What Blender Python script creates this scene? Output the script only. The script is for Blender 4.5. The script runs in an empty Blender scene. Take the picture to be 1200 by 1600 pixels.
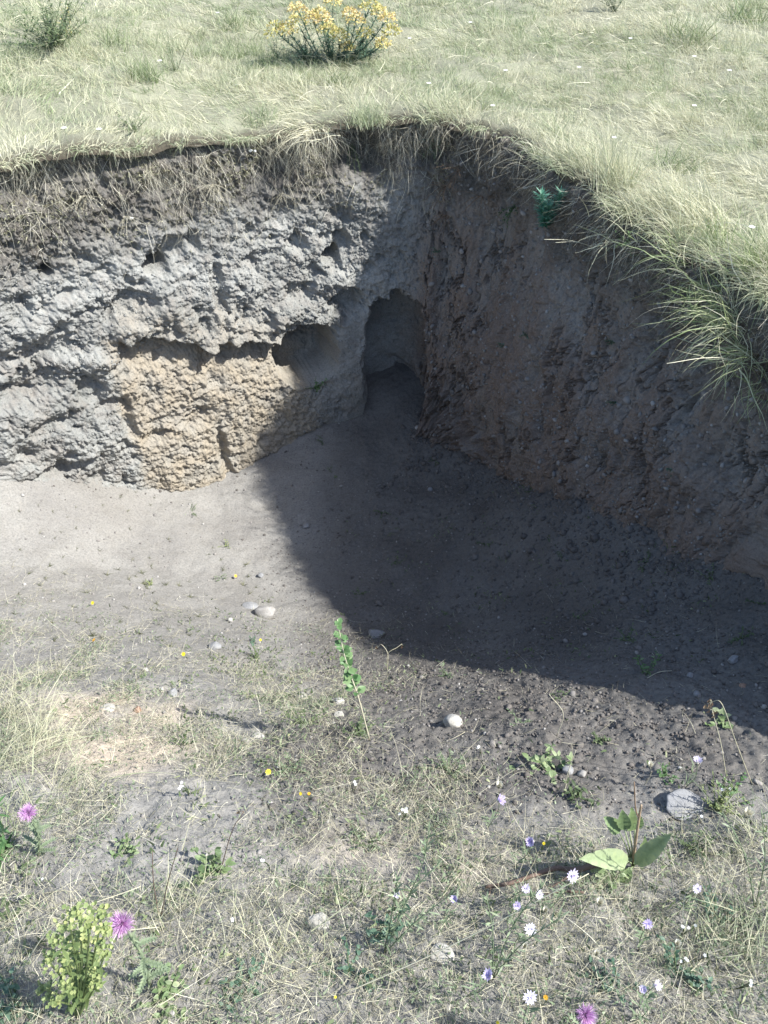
import bpy, math, random
import numpy as np
from mathutils import Vector, Matrix
R = math.radians
random.seed(7); rng = np.random.default_rng(11)
scene = bpy.context.scene

# ------------------------------------------------------------------ camera, sky, sun, exposure
CAM = np.array([0.0, 0.0, 1.6]); FPX = 1256.0; PITCH = 45.0
cd = bpy.data.cameras.new('camera'); cam = bpy.data.objects.new('camera', cd)
scene.collection.objects.link(cam); scene.camera = cam
cam.location = CAM; cam.rotation_euler = (R(90 - PITCH), 0, 0)
cd.sensor_fit = 'VERTICAL'; cd.sensor_height = 24; cd.lens = 24 * FPX / 1600
cd.clip_start = 0.05; cd.clip_end = 2000
SUN = Vector((0.655, -0.14, 0.74)).normalized()
w = bpy.data.worlds.new('World'); scene.world = w; w.use_nodes = True
nt = w.node_tree; bg = nt.nodes['Background']
sky = nt.nodes.new('ShaderNodeTexSky'); sky.sky_type = 'NISHITA'; sky.sun_disc = False
sky.sun_elevation = math.asin(SUN.z); sky.sun_rotation = math.atan2(SUN.x, SUN.y)
sky.dust_density = 1.0; sky.air_density = 1.0
nt.links.new(sky.outputs[0], bg.inputs[0]); bg.inputs[1].default_value = 0.15
sl = bpy.data.lights.new('sun', 'SUN'); sl.energy = 5.0; sl.angle = R(0.53); sl.color = (1.0, 0.985, 0.95)
so = bpy.data.objects.new('sun', sl); scene.collection.objects.link(so)
so.rotation_euler = (-SUN).to_track_quat('-Z', 'Y').to_euler()
so.location = (6, 0, 8)
scene.view_settings.view_transform = 'Standard'; scene.view_settings.look = 'None'
scene.view_settings.exposure = 0.95; scene.view_settings.gamma = 1.0
scene.view_settings.use_curve_mapping = False

# ------------------------------------------------------------------ numpy noise
_P = {}
def _perm(seed):
    if seed not in _P:
        p = np.random.default_rng(seed).permutation(256); _P[seed] = np.concatenate([p, p, p])
    return _P[seed]
_G = np.random.default_rng(5).normal(size=(256, 3)); _G /= np.linalg.norm(_G, axis=1)[:, None]
def pn(x, y, z=0.0, seed=0):
    x, y, z = np.broadcast_arrays(np.asarray(x, float), np.asarray(y, float), np.asarray(z, float))
    P = _perm(seed)
    xi = np.floor(x).astype(np.int64); yi = np.floor(y).astype(np.int64); zi = np.floor(z).astype(np.int64)
    xf, yf, zf = x - xi, y - yi, z - zi
    xi &= 255; yi &= 255; zi &= 255
    u, v, ww = [t * t * t * (t * (t * 6 - 15) + 10) for t in (xf, yf, zf)]
    def g(a, b, c):
        h = P[P[P[(xi + a) & 255] + ((yi + b) & 255)] + ((zi + c) & 255)]
        q = _G[h & 255]
        return q[..., 0] * (xf - a) + q[..., 1] * (yf - b) + q[..., 2] * (zf - c)
    def L(a, b, t): return a + t * (b - a)
    return 1.6 * L(L(L(g(0,0,0), g(1,0,0), u), L(g(0,1,0), g(1,1,0), u), v),
                   L(L(g(0,0,1), g(1,0,1), u), L(g(0,1,1), g(1,1,1), u), v), ww)
def fbm(x, y, z=0.0, o=4, seed=0, lac=2.03, gain=.5):
    s = 0; a = 1; f = 1
    for i in range(o):
        s = s + a * pn(np.asarray(x) * f + 17.3 * i, np.asarray(y) * f, np.asarray(z) * f, seed + i); a *= gain; f *= lac
    return s
def ss(a, b, x):
    t = np.clip((np.asarray(x, float) - a) / (b - a), 0, 1); return t * t * (3 - 2 * t)
def worley(x, y, seed=0):
    xi = np.floor(x).astype(np.int64); yi = np.floor(y).astype(np.int64); P = _perm(seed)
    d1 = np.full(x.shape, 9.0); d2 = np.full(x.shape, 9.0)
    for i in (-1, 0, 1):
        for j in (-1, 0, 1):
            h = P[P[(xi + i) & 255] + ((yi + j) & 255)]
            px = xi + i + P[h] / 256.0; py = yi + j + P[h + 101] / 256.0
            d = np.hypot(px - x, py - y)
            m = d < d1; d2 = np.where(m, d1, np.minimum(d2, d)); d1 = np.where(m, d, d1)
    return d1, d2

# ------------------------------------------------------------------ mesh output
def tag(o, label=None, cat=None, group=None, kind=None):
    if label: o['label'] = label
    if cat: o['category'] = cat
    if group: o['group'] = group
    if kind: o['kind'] = kind
    return o
def mk(name, V, F, mat, attrs=None, smooth=False, parent=None):
    """V (n,3); F (m,k) array of equal sized faces, or a list of tuples"""
    me = bpy.data.meshes.new(name); V = np.asarray(V, np.float32)
    me.vertices.add(len(V)); me.vertices.foreach_set('co', V.ravel())
    if isinstance(F, np.ndarray):
        k = F.shape[1]; tot = np.full(len(F), k, np.int32); idx = F.ravel().astype(np.int32)
    else:
        tot = np.array([len(f) for f in F], np.int32); idx = np.array([i for f in F for i in f], np.int32)
    me.loops.add(len(idx)); me.loops.foreach_set('vertex_index', idx)
    me.polygons.add(len(tot)); st = np.concatenate([[0], np.cumsum(tot)[:-1]]).astype(np.int32)
    me.polygons.foreach_set('loop_start', st); me.polygons.foreach_set('loop_total', tot)
    if smooth: me.polygons.foreach_set('use_smooth', np.ones(len(tot), bool))
    for n, a in (attrs or {}).items():
        at_ = me.attributes.new(n, 'FLOAT', 'POINT'); at_.data.foreach_set('value', np.asarray(a, np.float32))
    me.materials.append(mat); me.update(calc_edges=True); me.validate()
    o = bpy.data.objects.new(name, me); scene.collection.objects.link(o)
    if parent is not None: o.parent = parent
    return o
def empty(name, loc, label, cat, group=None):
    o = bpy.data.objects.new(name, None); scene.collection.objects.link(o)
    o.location = Vector([float(c) for c in loc]); o.empty_display_size = .05
    return tag(o, label, cat, group)

# ------------------------------------------------------------------ materials
def new_mat(name):
    m = bpy.data.materials.new(name); m.use_nodes = True
    return m, m.node_tree, m.node_tree.nodes['Principled BSDF']
def lk(t, a, b): t.links.new(a, b)
def node(t, ty, **kw):
    n = t.nodes.new(ty)
    for k, v in kw.items(): setattr(n, k, v)
    return n
def mixc(t, fac, a, b, mode='MIX'):
    n = node(t, 'ShaderNodeMix', data_type='RGBA', blend_type=mode)
    for s, v in ((0, fac), (6, a), (7, b)):
        if hasattr(v, 'links'): lk(t, v, n.inputs[s])
        else: n.inputs[s].default_value = v if s == 0 else (*v, 1)
    return n.outputs[2]
def noise(t, scale, detail=4, rough=.6, vec=None):
    n = node(t, 'ShaderNodeTexNoise'); n.inputs['Scale'].default_value = scale
    n.inputs['Detail'].default_value = detail; n.inputs['Roughness'].default_value = rough
    if vec is not None: lk(t, vec, n.inputs['Vector'])
    return n.outputs[0]
def ramp(t, src, stops):
    n = node(t, 'ShaderNodeValToRGB'); cr = n.color_ramp
    while len(cr.elements) < len(stops): cr.elements.new(.5)
    for e, (p, c) in zip(cr.elements, stops): e.position = p; e.color = (*c, 1) if len(c) == 3 else c
    lk(t, src, n.inputs[0]); return n.outputs[0]
def attr(t, name): return node(t, 'ShaderNodeAttribute', attribute_name=name).outputs['Fac']
def plant(name, stops, rough=.6, trans=.25, spec=.3):
    """colour taken from the per-blade 'tint' attribute"""
    m, t, b = new_mat(name)
    c = ramp(t, attr(t, 'tint'), stops)
    tc = node(t, 'ShaderNodeTexCoord').outputs['Object']
    c = mixc(t, .75, c, ramp(t, noise(t, 55, 4, .65, tc), [(.3, (.68, .70, .62)), (.5, (1, 1, 1)), (.72, (1.22, 1.14, .98))]), 'MULTIPLY')
    lk(t, c, b.inputs['Base Color']); b.inputs['Roughness'].default_value = rough
    b.inputs['Specular IOR Level'].default_value = spec
    if trans:
        tr = node(t, 'ShaderNodeBsdfTranslucent'); lk(t, c, tr.inputs[0])
        mx = node(t, 'ShaderNodeMixShader'); mx.inputs[0].default_value = trans
        lk(t, b.outputs[0], mx.inputs[1]); lk(t, tr.outputs[0], mx.inputs[2])
        lk(t, mx.outputs[0], t.nodes['Material Output'].inputs[0])
    return m

def soil_mat(name, grey, pale, brown, tan, humus, bump=.5):
    m, t, b = new_mat(name)
    tc = node(t, 'ShaderNodeTexCoord').outputs['Object']
    n1 = noise(t, 2.2, 6, .6, tc); n2 = noise(t, 14, 6, .65, tc); n3 = noise(t, 90, 5, .7, tc); n4 = noise(t, 330, 3, .7, tc)
    c = ramp(t, n1, [(.38, grey), (.62, pale)])
    c = mixc(t, ramp(t, n2, [(.45, (0, 0, 0)), (.70, (.32, .32, .32))]), c, brown)
    c = mixc(t, attr(t, 'brown'), c, brown)
    c = mixc(t, attr(t, 'tan'), c, tan)
    c = mixc(t, attr(t, 'humus'), c, humus)
    c = mixc(t, .8, c, ramp(t, n3, [(.3, (.62, .62, .63)), (.5, (1, 1, 1)), (.72, (1.25, 1.23, 1.2))]), 'MULTIPLY')
    c = mixc(t, .6, c, ramp(t, n4, [(.3, (.7, .7, .7)), (.7, (1.2, 1.2, 1.2))]), 'MULTIPLY')
    lk(t, c, b.inputs['Base Color']); b.inputs['Roughness'].default_value = 1; b.inputs['Specular IOR Level'].default_value = .1
    h = node(t, 'ShaderNodeMath', operation='ADD'); lk(t, n3, h.inputs[0])
    h2 = node(t, 'ShaderNodeMath', operation='MULTIPLY'); lk(t, n4, h2.inputs[0]); h2.inputs[1].default_value = .5
    lk(t, h2.outputs[0], h.inputs[1])
    bp = node(t, 'ShaderNodeBump'); bp.inputs['Strength'].default_value = bump; bp.inputs['Distance'].default_value = .012
    lk(t, h.outputs[0], bp.inputs['Height']); lk(t, bp.outputs[0], b.inputs['Normal'])
    return m
M_bank = soil_mat('bank_earth', (.225, .228, .213), (.325, .328, .307), (.215, .172, .142), (.325, .282, .218), (.118, .106, .092), .6)
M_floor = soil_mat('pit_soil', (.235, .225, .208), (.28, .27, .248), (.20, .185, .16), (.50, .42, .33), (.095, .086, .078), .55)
M_mead = soil_mat('meadow_soil', (.22, .22, .16), (.28, .28, .20), (.19, .18, .13), (.3, .28, .2), (.07, .06, .045), .5)
M_clod = soil_mat('clod_earth', (.18, .165, .15), (.23, .215, .20), (.15, .13, .115), (.3, .25, .2), (.11, .10, .09), .5)

# ------------------------------------------------------------------ shape of the land
def smooth_closed(P, n):
    P = np.array(P, float); N = len(P); out = []
    for i in range(N):
        p0, p1, p2, p3 = P[i - 1], P[i], P[(i + 1) % N], P[(i + 2) % N]
        for k in range(n):
            t = k / n
            out.append(.5 * (2 * p1 + (p2 - p0) * t + (2 * p0 - 5 * p1 + 4 * p2 - p3) * t * t + (3 * p1 - p0 - 3 * p2 + p3) * t ** 3))
    return np.array(out)
RIMC = [(-3.6, -.9), (-4.0, .6), (-3.8, 1.9), (-2.9, 2.95), (-1.86, 3.70), (-1.2, 4.12), (-.67, 4.46), (-.12, 4.68), (.34, 4.68), (.72, 4.38),
        (.93, 3.88), (1.20, 3.28), (1.45, 2.68), (1.62, 2.05), (1.66, 1.40), (1.85, .8), (2.3, 0), (2.2, -.9), (0, -1.5)]  # right stretch outside the view is pulled in to shape the pit shadow
RIM = smooth_closed(RIMC, 24)
seg = np.hypot(*(np.roll(RIM, -1, 0) - RIM).T); RS = np.concatenate([[0], np.cumsum(seg)]); RTOT = RS[-1]
RX = np.append(RIM[:, 0], RIM[0, 0]); RY = np.append(RIM[:, 1], RIM[0, 1])
def rim(s):
    s = np.mod(s, RTOT); return np.interp(s, RS, RX), np.interp(s, RS, RY)
def rim_n(s):
    x0, y0 = rim(np.asarray(s) - .06); x1, y1 = rim(np.asarray(s) + .06)
    tx, ty = x1 - x0, y1 - y0; l = np.hypot(tx, ty); return ty / l, -tx / l          # into the pit

GC = np.array([
 (0,-1.5,.02),(0,-.4,-.05),(0,.41,-.25),(0,.7,-.39),(0,1.18,-.68),(0,1.60,-1.03),(0,1.97,-1.38),(0,2.52,-1.83),(0,3.05,-2.0),(0,3.66,-2.07),(0,4.2,-2.03),(.12,4.65,-1.86),(.15,5.0,-1.76),
 (-2.2,3.6,-1.46),(-3,2.95,-1.2),(-1.29,4.03,-2.04),(-.75,4.05,-2.05),(-.4,4.35,-1.98),(-1,.4,-.22),(-1,1.1,-.58),(-1.2,1.5,-.86),(-1.2,2.45,-1.58),(-1.5,3.15,-1.86),(-3.8,.6,-.1),(-3.7,2,-.5),(-2.3,2.2,-1.2),(-2,1,-.5),(-3.6,-.9,.02),(-1.5,-.5,-.04),
 (.7,3.79,-1.88),(1.04,3.05,-1.42),(1.55,2.2,-.92),(.55,3,-1.83),(.75,2.4,-1.55),(.54,1.74,-1.06),(1.05,1.85,-1.02),(1.2,1.33,-.66),(1.0,.8,-.42),(1,.4,-.24),(1.75,1.5,-.6),(2.1,.7,-.15),(2.5,-.2,0),(1.5,-.5,-.04),(2.4,-.9,.02),
 (1.7,1.1,-.45)])
def _tps(r2): return np.where(r2 > 1e-12, .5 * r2 * np.log(np.maximum(r2, 1e-12)), 0)
_n = len(GC); _d2 = ((GC[:, None, :2] - GC[None, :, :2]) ** 2).sum(-1)
_A = np.zeros((_n + 3, _n + 3)); _A[:_n, :_n] = _tps(_d2) + np.eye(_n) * 4e-3
_A[:_n, _n] = 1; _A[:_n, _n + 1:] = GC[:, :2]; _A[_n:, :_n] = _A[:_n, _n:].T
_W = np.linalg.solve(_A, np.concatenate([GC[:, 2], [0, 0, 0]]))
def G0(x, y):
    x = np.asarray(x, float); y = np.asarray(y, float)
    r = _W[_n] + _W[_n + 1] * x + _W[_n + 2] * y
    for i in range(_n): r = r + _W[i] * _tps((x - GC[i, 0]) ** 2 + (y - GC[i, 1]) ** 2)
    return r
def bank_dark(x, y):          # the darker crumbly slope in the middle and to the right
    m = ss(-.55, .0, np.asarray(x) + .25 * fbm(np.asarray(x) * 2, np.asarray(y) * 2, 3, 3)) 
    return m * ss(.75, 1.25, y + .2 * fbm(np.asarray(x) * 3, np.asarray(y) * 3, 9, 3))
def G(x, y, fine=False):
    x = np.asarray(x, float); y = np.asarray(y, float)
    near = ss(2.3, 1.2, y)
    z = G0(x, y) + .03 * fbm(x * 1.6, y * 1.6, 0, 3, 21) + (.007 + .010 * near) * fbm(x * 7, y * 7, 0, 3, 25)
    if fine:
        dk = bank_dark(x, y)
        z = z + (.0016 + .0045 * dk + .003 * near) * fbm(x * 34, y * 34, 0, 3, 31) + (.0005 + .003 * dk + .0015 * near) * fbm(x * 110, y * 110, 0, 2, 35)
    return z
def Mz(x, y):
    x = np.asarray(x, float); y = np.asarray(y, float)
    near = ss(1.0, -.6, y)
    m = .05 * fbm(x * .5, y * .5, 5, 3, 41) + .02 * fbm(x * 2.5, y * 2.5, 5, 2, 45)
    far = np.hypot(x, y - 2)
    m = m + .03 * ss(4, 40, far) * far * .3
    m = m + .16 * ss(-.6, -1.9, x) * ss(7, 4, far)
    m = m + .21 * np.exp(-(((x - 1.9) / .55) ** 2 + ((y - 2.1) / .75) ** 2))  # added mound, mostly out of view, raised to lengthen the pit shadow
    return m * (1 - near) + near * np.where(far < 6, G0(x, np.maximum(y, -1.5)), .02)

# ------------------------------------------------------------------ rays of the view, used to place things at their real spot
def ray(px, py):
    u = (px - 600) / FPX; v = -(py - 800) / FPX; c, s = math.cos(R(PITCH)), math.sin(R(PITCH))
    return np.array([u, c + v * s, -s + v * c])
def on_pit(px, py, h=0.0):
    d = ray(px, py); t = np.linspace(.8, 9, 1600); P = CAM + t[:, None] * d
    f = P[:, 2] - G(P[:, 0], P[:, 1]) - h; i = int(np.argmax(f < 0)); return P[i]
def on_meadow(px, py, h=0.0):
    d = ray(px, py); t = np.linspace(1.5, 16, 2500); P = CAM + t[:, None] * d
    f = P[:, 2] - Mz(P[:, 0], P[:, 1]) - h; i = int(np.argmax(f < 0)); return P[i]
def ray_wall(px, py):
    """(s, z) where the view ray meets the upright surface under the rim"""
    d = ray(px, py); A = RIM[30:430]; B = np.roll(RIM, -1, 0)[30:430]; S = RS[30:430]; L = seg[30:430]
    best = None
    for a, b, s, l in zip(A, B, S, L):
        e = b - a; den = d[0] * e[1] - d[1] * e[0]
        if abs(den) < 1e-9: continue
        t = (a[0] * e[1] - a[1] * e[0]) / den; q = (a[0] * d[1] - a[1] * d[0]) / den
        if -1e-6 <= q <= 1 + 1e-6 and t > 0 and (best is None or t < best[0]): best = (t, s + q * l, 1.6 + t * d[2])
    return best[1], best[2], best[0]

# ------------------------------------------------------------------ earth bank
FEAT = []   # (s, z, rs, rz, depth, power)
def feat(px, py, rx, ry, depth, pw=2.0):
    s, z, t = ray_wall(px, py); s2 = ray_wall(px + rx, py)[0]; _, z2, _ = ray_wall(px, py + ry)
    FEAT.append((s, z, max(abs(s2 - s), .01), max(abs(z - z2), .01), depth, pw))
S = {k: ray_wall(*p) for k, p in dict(tanL=(185, 620), tanR=(445, 620), ledge=(300, 522), ledgeL=(178, 520), ledgeR=(432, 520), corner=(655, 420), left=(0, 500), smooth=(560, 560)).items()}
# deep hollows, burrows and the cave in the corner
feat(621, 572, 58, 104, -.32, 2.35)
feat(538, 466, 28, 22, -.14)
feat(472, 543, 46, 42, -.32, 2.4)
feat(240, 412, 20, 13, -.26, 2.4); feat(512, 394, 15, 12, -.26, 2.4); feat(72, 424, 12, 10, -.22, 2.4)
feat(465, 378, 13, 17, -.06); feat(530, 372, 15, 17, -.06); feat(265, 385, 30, 18, -.06); feat(300, 372, 10, 16, -.05)
feat(205, 470, 40, 26, -.07); feat(75, 540, 70, 24, -.07); feat(45, 595, 75, 26, -.08); feat(135, 600, 30, 20, -.07)
feat(460, 450, 26, 18, -.05); feat(335, 455, 12, 55, -.05); feat(190, 640, 12, 32, -.05); feat(300, 640, 30, 12, -.04)
feat(235, 665, 26, 10, -.04); feat(335, 690, 9, 42, -.06); feat(25, 480, 30, 20, -.05); feat(90, 715, 60, 10, -.06)
feat(95, 640, 40, 12, -.03); feat(440, 330, 22, 22, -.06); feat(40, 300, 26, 28, -.07); feat(255, 290, 40, 18, -.05); feat(430, 255, 30, 36, -.07); feat(560, 240, 46, 34, -.12)
feat(670, 230, 34, 34, -.10)
# bulges
feat(120, 475, 55, 20, .04); feat(130, 560, 60, 16, .04); feat(35, 650, 45, 26, .04); feat(370, 430, 36, 40, .03); feat(250, 460, 50, 36, .03)
feat(520, 430, 40, 26, .05); feat(130, 680, 55, 26, .04); feat(440, 480, 44, 20, .07); feat(560, 560, 40, 50, .03)
feat(735, 690, 75, 80, .22); feat(790, 600, 60, 90, .05); feat(960, 640, 80, 60, .04); feat(1090, 720, 90, 50, .06); feat(880, 500, 50, 80, .03)
feat(1040, 560, 50, 60, -.05); feat(900, 650, 30, 60, -.05); feat(980, 720, 26, 60, -.04); feat(1090, 600, 18, 40, -.05); feat(820, 560, 14, 60, -.04)

s_corner = S['corner'][0]; sL, sR = S['tanL'][0], S['tanR'][0]; zl = S['ledge'][1]; zlL, zlR = S['ledgeL'][1], S['ledgeR'][1]; lL, lR = S['ledgeL'][0], S['ledgeR'][0]
def wall_disp(s, z):
    """push out of the rim surface into the pit, with the earth layer masks"""
    zl = zlL + (zlR - zlL) * np.clip((s - lL) / (lR - lL), -.5, 1.3) + .035 * fbm(s * 5.5, s * 0, 21, 3, 58) - .06 * np.exp(-((s - (lL + lR) / 2) / .05) ** 2)
    right = ss(s_corner - .15, s_corner + .12, s); left = 1 - right
    depth = -z
    zz = z + .04 * fbm(s * 5, z * 5, 1, 3, 51); sw = s + .04 * fbm(s * 5, z * 5, 7, 3, 55)
    D = left * (.02 + .14 * ss(.2, 2.0, depth)) + right * (.04 - .05 * ss(.05, .5, depth) + .22 * ss(.3, 1.5, depth))
    # crumbly left side
    n1 = fbm(s * 2.6, z * 3.2, 0, 3, 61); n2 = fbm(s * 8, z * 9, 0, 3, 65); n3 = fbm(s * 26, z * 28, 0, 3, 69); n4 = fbm(s * 75, z * 80, 0, 3, 73)
    w1, w2 = worley(sw * 9, zz * 10, 3); w3, w4 = worley(sw * 30, zz * 32, 4); w5, w6 = worley(s * 72, z * 72, 5)
    tanm = ss(sL - .06, sL + .03, sw) * ss(sR + .12, sR - .0, sw - .10 * ss(.9, 2.0, depth)) * ss(zl + .02, zl - .03, zz)
    fs, fz = S['smooth'][0], S['smooth'][1]
    crumb = left * (1 - .5 * tanm) * (1 - .88 * np.exp(-(((s - fs) / .24) ** 2 + ((z - fz) / .55) ** 2) ** 2))
    D = D + crumb * (.034 * n1 + .013 * n2 * (1 - .5 * tanm) + .010 * n3 + .0062 * n4 + .012 * (.45 - w1) + .009 * (.4 - w3) + .0065 * (.4 - w5))
    D = D - crumb * .028 * ss(.25, .6, -n2 - .4 * n1)
    D = D + left * tanm * (.010 * n3 + .006 * n4 + .002 * fbm(s * 18, z * 70, 0, 3, 77))
    # right side: upright flakes and shrinkage cracks
    v1 = fbm(s * 6, z * 2.2, 0, 3, 81); v2 = fbm(s * 20, z * 7, 0, 3, 85); v3 = fbm(s * 60, z * 34, 0, 3, 89)
    c1, c2 = worley(sw * 8 + .35 * v2, zz * 1.9 + .2 * v3, 6); e1 = c2 - c1
    c3, c4 = worley(sw * 19 + .4 * v2, zz * 6, 7); e2 = c4 - c3
    cm = ss(-.35, .25, fbm(s * 1.7, z * 1.7, 3, 2, 91))
    D = D + right * (.040 * v1 + .014 * v2 + .004 * v3 + .003 * n4 + .005 * (.4 - w3) - .060 * ss(.10, .0, e1) * cm - .014 * ss(.085, .0, e2) * (1 - .5 * cm) + .014 * (.4 - c3))
    # the ledge over the tan block
    inl = ss(lL - .03, lL + .06, sw) * ss(lR + .03, lR - .05, sw)
    dd = zl - zz
    D = D + inl * (.045 * ss(-.30, -.02, dd) * ss(.03, -.0, dd) - .075 * ss(.0, .025, dd) * ss(.34, .07, dd) - .02 * ss(.0, .05, dd))
    D = D + inl * .06 * ss(.55, 1.2, dd)
    nf = .35 * fbm(s * 9, z * 9, 4, 3, 95) + .12 * fbm(s * 40, z * 40, 4, 2, 97)
    for (fs, fz, rs, rz, dp, pw) in FEAT:
        nq = nf * (.26 if dp < -.11 and (rz > .25 or pw > 2.3) else 1)
        q = (np.abs((s - fs) / rs) ** pw + np.abs((z - fz) / rz) ** pw) ** (1 / pw) + nq
        D = D + dp * (ss(1.1, .82, q) if dp < 0 and pw > 2.3 else (ss(1.25, .45, q) if dp < 0 else ss(1.4, .1, q)))
    # root mat layer hangs proud of the earth
    hm = ss(.52, .22, depth + .18 * fbm(s * 3, z * 2, 2, 3, 99))
    D = D + .015 * hm * n3 - .02 * hm * left
    D = D - .05 * ss(.05, .0, depth)      # tucks in under the turf
    tanm = np.maximum(tanm, .45 * inl * ss(.32, .05, zz - zl) * ss(-.03, .02, zz - zl))
    brown = np.clip(right * (.62 + .3 * ss(.3, 1.1, depth) + .4 * v1 + .2 * v2) + left * .05 + .15 * left * ss(.05, -.1, z - zl) * ss(.3, .1, n1 + .5) , 0, 1)
    return D, np.clip(tanm * left * (.75 + .4 * n2), 0, 1), np.clip(hm * (.8 + .3 * n2), 0, 1), brown * (1 - .6 * tanm)

def z_top(s):
    x, y = rim(s); return Mz(x, y) - .01
def wall_point(s, z, off=0.0):
    """a point on the finished face"""
    s = np.asarray(s, float); z = np.asarray(z, float)
    x, y = rim(s); nx, ny = rim_n(s); D = wall_disp(s, z)[0] + off
    return np.stack([x + nx * D, y + ny * D, z], -1)
def build_wall():
    sa, sb = ray_wall(0, 500)[0] - .25, ray_wall(1199, 640)[0] + .25
    s0, s1 = RS[24 * 0 + 6], RS[24 * 17]
    s = np.concatenate([np.arange(s0, sa, .03), np.arange(sa, sb, .0052), np.arange(sb, s1, .03)])
    nh = 400; v = np.linspace(0, 1, nh)
    x, y = rim(s); zt = z_top(s); zb = G0(x, y) - .22
    zb = np.minimum(zb, zt - .1)
    Sg, Vg = np.meshgrid(s, v, indexing='ij')
    Z = zt[:, None] * (1 - Vg) + zb[:, None] * Vg
    D, tn, hm, br = wall_disp(Sg, Z)
    fade = ss(.1, .5, (zt - zb - .22))[:, None]
    nx, ny = rim_n(s)
    D = D * fade
    X = x[:, None] + nx[:, None] * D; Y = y[:, None] + ny[:, None] * D
    Z = Z + .006 * fbm(Sg * 40, Z * 40, 9, 2, 101)
    V = np.stack([X, Y, Z], -1).reshape(-1, 3)
    i = np.arange(len(s) - 1)[:, None] * nh + np.arange(nh - 1)[None]
    F = np.stack([i, i + 1, i + nh + 1, i + nh], -1).reshape(-1, 4)
    o = mk('earth_bank', V, F, M_bank, dict(tan=tn.ravel(), humus=hm.ravel(), brown=br.ravel()), True)
    tag(o, kind='structure')
build_wall()

# ------------------------------------------------------------------ pit floor
def inside_off(x, y):
    """signed distance to the rim (positive inside the pit), coarse"""
    x = np.asarray(x, float).ravel(); y = np.asarray(y, float).ravel()
    A = RIM[::3]; out = np.empty(len(x))
    sx, sy = rim_n(RS[:-1][::3])
    for k in range(0, len(x), 40000):
        dx = x[k:k + 40000, None] - A[None, :, 0]; dy = y[k:k + 40000, None] - A[None, :, 1]
        d2 = dx * dx + dy * dy; i = d2.argmin(1); r = np.arange(len(i))
        out[k:k + 40000] = np.sqrt(d2[r, i]) * np.sign(dx[r, i] * sx[i] + dy[r, i] * sy[i])
    return out
def grid_sheet(name, xs, ys, zf, mat, attrf):
    X, Y = np.meshgrid(xs, ys, indexing='ij'); Z = zf(X, Y)
    ny = len(ys); i = np.arange(len(xs) - 1)[:, None] * ny + np.arange(ny - 1)[None]
    F = np.stack([i, i + ny, i + ny + 1, i + 1], -1).reshape(-1, 4)
    return mk(name, np.stack([X, Y, Z], -1).reshape(-1, 3), F, mat, attrf(X, Y), True)
def floor_attr(X, Y):
    dk = bank_dark(X, Y)
    sandy = 1.3 * np.exp(-(((X + .84) / .20) ** 2 + ((Y - 1.24) / .12) ** 2)) + 1.0 * np.exp(-(((X + .98) / .25) ** 2 + ((Y - 1.5) / .13) ** 2)) \
        + .35 * np.exp(-(((X - .02) / .35) ** 2 + ((Y - .80) / .10) ** 2))
    sandy = np.clip(sandy * (1 + .9 * fbm(X * 6, Y * 6, 2, 3, 105)), 0, 1)
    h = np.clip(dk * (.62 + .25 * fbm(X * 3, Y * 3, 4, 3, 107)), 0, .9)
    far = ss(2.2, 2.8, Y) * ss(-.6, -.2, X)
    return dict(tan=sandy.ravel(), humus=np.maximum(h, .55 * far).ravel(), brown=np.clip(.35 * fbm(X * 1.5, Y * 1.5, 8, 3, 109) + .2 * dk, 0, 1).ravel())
xs = np.concatenate([np.arange(-4.6, -2.5, .06), np.arange(-2.5, 2.1, .0075), np.arange(2.1, 3.2, .06)])
ys = np.concatenate([np.arange(-2.2, .2, .05), np.arange(.2, 2.4, .0055), np.arange(2.4, 5.3, .008)])
def floor_z(X, Y):
    Z = G(X, Y, True)
    a = np.abs(ss(-.6, -1.6, Y)); return Z - .03 * a
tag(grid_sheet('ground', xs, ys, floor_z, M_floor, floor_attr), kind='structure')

# ------------------------------------------------------------------ meadow sheet, out to the horizon
def build_meadow():
    r = np.concatenate([np.arange(0, .1, .02), np.arange(.1, 3.5, .05), 3.5 * 1.12 ** np.arange(1, 48)])
    s = np.linspace(0, RTOT, 900, endpoint=False); x, y = rim(s); nx, ny = rim_n(s)
    ox, oy = x - 0, y - 1.8; l = np.hypot(ox, oy); ox /= l; oy /= l
    b = ss(0, 2, r)[None]
    wob = (.035 * fbm(s * 4, 0 * s, 3, 3, 111) + .03)[:, None] * ss(.25, 0, r)[None]      # the lip overhangs a little
    X = x[:, None] + (ox[:, None] * b - nx[:, None] * (1 - b)) * r[None] + nx[:, None] * wob
    Y = y[:, None] + (oy[:, None] * b - ny[:, None] * (1 - b)) * r[None] + ny[:, None] * wob
    Z = Mz(X, Y) + .012 * fbm(X * 9, Y * 9, 0, 3, 113) * ss(30, 5, r)[None] - .035 * ss(.05, 0, r)[None]
    n = len(r); i = np.arange(len(s))[:, None] * n + np.arange(n - 1)[None]; j = np.roll(i, -1, 0)
    F = np.stack([i, i + 1, j + 1, j], -1).reshape(-1, 4)
    z = np.zeros(X.size)
    o = mk('meadow', np.stack([X, Y, Z], -1).reshape(-1, 3), F, M_mead, dict(tan=np.clip(.5 * fbm(X, Y, 3, 3, 115), 0, 1).ravel(), humus=(ss(.12, .0, r)[None] + 0 * X).ravel(), brown=z), True)
    tag(o, kind='structure')
build_meadow()

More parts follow.
